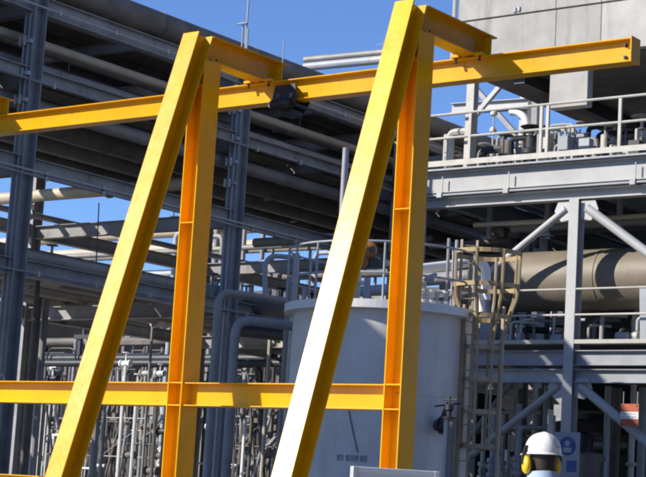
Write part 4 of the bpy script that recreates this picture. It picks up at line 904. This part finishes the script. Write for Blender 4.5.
for k in range(300):
    x, y = spot(33, 56); h = random.choice((random.uniform(2.0, 4.5), random.uniform(4.0, 6.6)))*(y/43)
    b = MB(); q = random.random(); r = random.choice((0.022, 0.03, 0.04, 0.055))*y/40; mt = ('rail', 'soot', 'dark', 'soot', 'steel_mid', 'dark', 'soot', 'steel', 'white', 'dark', 'beige', 'soot')[random.randrange(12)]
    if q < 0.28: b.tube([(x, y, G), (x, y, h)], r, 8); kd = 'upright %s pipe'
    elif q < 0.36: b.tube(bend([(x, y, G), (x, y, h), (x+random.uniform(0.5, 1.3), y, h), (x+1.4, y+0.2, G)], 0.25), r, 8); kd = 'bent %s pipe loop'
    elif q < 0.9: b.tube([(x, y, G), (x+random.uniform(0.3, 1.3)*random.choice((-1, 1)), y, h)], r, 8); kd = 'leaning %s prop'
    else: b.tube([(x-0.9, y, h), (x+0.9, y, h)], r, 8); b.tube([(x-0.9, y, h*0.7), (x+0.9, y, h*0.7)], r*0.8, 8); b.tube([(x-0.85, y, h*0.7), (x+0.85, y, h)], r*0.6, 8); b.tube([(x-0.85, y, G), (x-0.85, y, h)], r*0.8, 8); b.tube([(x+0.85, y, G), (x+0.85, y, h)], r*0.8, 8); kd = '%s pipe frame'
    later(b.build('yard_pipe', mt, origin=(x, y, G)), (kd % PALE[mt]) + ' under the rack, ' + zone(picture_x((x, y, 2.5))[0]), 'pipe', 'pipes in the tangle beyond the rack')
for k in range(90):
    x, y = spot(31, 52); z = random.uniform(1.9, 6.3)*y/43; mt = ('white', 'soot', 'rail', 'dark', 'soot')[k % 5]; q = random.uniform(0.07, 0.13)
    b = MB(); b.lathe((x-q*2, y, z), (1,0,0), [(q*1.1,0),(q*1.1,q*0.4),(q*0.6,q*0.5),(q*0.9,q*1.4),(q*0.9,q*2.4),(q*0.6,q*3.4),(q*1.1,q*3.5),(q*1.1,q*4)], 10)
    b.tube([(x, y, z), (x, y, z+q*3)], q*0.25, 6); b.lathe((x, y, z+q*3), (0,0,1), [(q,0),(q*1.15,q*0.15),(q,q*0.3)], 10); b.tube([(x, y, G), (x, y, z)], q*0.45, 6)
    later(b.build('hand_valve', mt, origin=(x, y, G)), '%s hand valve beyond rack, %s' % (PALE[mt], zone(picture_x((x, y, 2.5))[0])), 'valve', 'hand valves in the tangle beyond the rack')
for k in range(34):
    y = random.uniform(31.5, 36.5); x = -0.5*y - 0.1 - random.uniform(0, 4.2); h = random.uniform(2.0, 3.9); mt = ('steel_mid', 'dark', 'rail', 'soot', 'white', 'steel')[k % 6]; r = random.choice((0.03, 0.045, 0.06))
    b = MB(); b.tube(bend([(x, y, G), (x, y, h), (x+random.choice((-1, 1))*random.uniform(0.3, 0.8), y, h), (x+random.choice((-1, 1))*0.9, y, h)] if k % 2 else [(x, y, G), (x, y, h)], 0.12), r, 8)
    b.lathe((x, y, h*0.6), (0,0,1), [(r,0),(r*2,0.02),(r*2,0.1),(r*1.3,0.12),(r*1.8,0.2),(r*1.3,0.3),(r*2,0.32),(r*2,0.4),(r,0.42)], 10)
    later(b.build('riser_pipe', mt), '%s riser with a valve under the second floor at right' % PALE[mt], 'pipe', 'risers under the second floor')
for k in range(12):
    x, y = spot(30, 44); mt = ('steel_mid', 'steel', 'dark', 'white')[k % 4]; z = G + random.choice((1.0, 1.3, 1.6))
    b = MB(); b.box((x-0.75, y-0.3, G), (x+0.75, y+0.3, z)); later(b.build('plinth', 'soot', origin=(x, y, G)), 'dark plinth under a small pump, ' + zone(picture_x((x, y, 2.5))[0]), 'plinth', 'pump plinths under the rack')
    small_pump(x, y, z, random.uniform(0.8, 1.3), 'small pump with %s motor under rack, %s' % (PALE[mt], zone(picture_x((x, y, 2.5))[0])), 'pumps under the rack', mt, True)
for k in range(5):
    x, y = spot(50, 55); r = random.uniform(0.4, 0.7); h = random.uniform(2.4, 3.6); mt = ('soot', 'dark', 'steel')[k % 3]
    b = MB(); b.lathe((x, y, G), (0,0,1), [(r,0),(r,h*0.85),(r*0.75,h*0.95),(0.2,h),(0.2,h+0.15)], 20)
    later(b.build('process_drum', mt, origin=(x, y, G)), 'upright %s drum beyond the rack, %s' % (PALE[mt], zone(picture_x((x, y, 2.5))[0])), 'drum', 'drums beyond the rack')
# level pipes low behind the rack, running across
for k, (y, z, r, mt) in enumerate(((34.8, 4.9, 0.10, 'dark'), (36.5, 5.2, 0.12, 'dark'), (41.0, 5.7, 0.14, 'dark'), (47.0, 6.9, 0.16, 'soot'), (45.5, 3.9, 0.10, 'dark'))):
    b = MB(); b.tube([(-1.0*y-3, y, z), (-23.9, y, z)], r, 12)
    tag(b.build('pipe', mt), 'level %s pipe crossing low behind the rack, %s counted from the near side' % (PALE.get(mt, 'lagged grey'), ORD[k]), 'pipe', 'level pipes low behind the rack')
# pale wall and the dark process sheds that close the yard
yw = thing('yard_wall', (-59, 56.1, G), 'long dark wall with a pale coping far off behind the pipework', 'wall')
b = MB(); b.box((-75, 56, G), (-43, 56.3, 5.7)); b.build('wall_face', 'shed', yw)
x = -75.0
while x < -43:
    b = MB(); b.box((x+0.02, 55.9, 5.7), (min(x+2.0, -43)-0.02, 56.4, 6.0)); b.build('coping', 'wall', yw); x += 2.0
for k, (x0, x1, y, h) in enumerate(((-84, -66, 60, 9.6), (-65, -52, 62, 10.2), (-51, -38, 60, 9.8), (-37, -20, 61, 9.2))):
    sh = thing('shed', ((x0+x1)/2, y, G), 'far dark shed behind the yard wall, %s from the left' % ORD[k], 'shed', 'far dark sheds')
    b = MB(); b.box((x0, y, G), (x1, y+9, h)); b.build('wall', 'shed', sh)
    b = MB(); b.prism([(x0-0.3, y-0.4, h), (x0-0.3, y+9.4, h), (x0-0.3, y+4.5, h+1.4)], (x1-x0+0.6, 0, 0)); b.build('roof', 'soot', sh)
    for j in range(4):
        xx = x0 + (x1-x0)*(0.12+0.22*j); b = MB(); b.box((xx, y-0.06, 4.8), (xx+1.6, y-0.01, 6.2)); b.build('window', 'steel', sh)
# unseen dark building added at right to cut skylight on the yellow faces
nb = thing('shade_building', (4, 16, G), 'tall dark building added outside the picture at right to shade the gantry', 'building')
b = MB(); b.box((-0.5, 2, G), (9, 27, 15)); b.build('wall', 'shed', nb)
for j in range(5):
    b = MB(); b.box((-0.56, 3.5+j*4.8, 3), (-0.51, 6.0+j*4.8, 5.2)); b.build('window', 'steel', nb)
label_all()
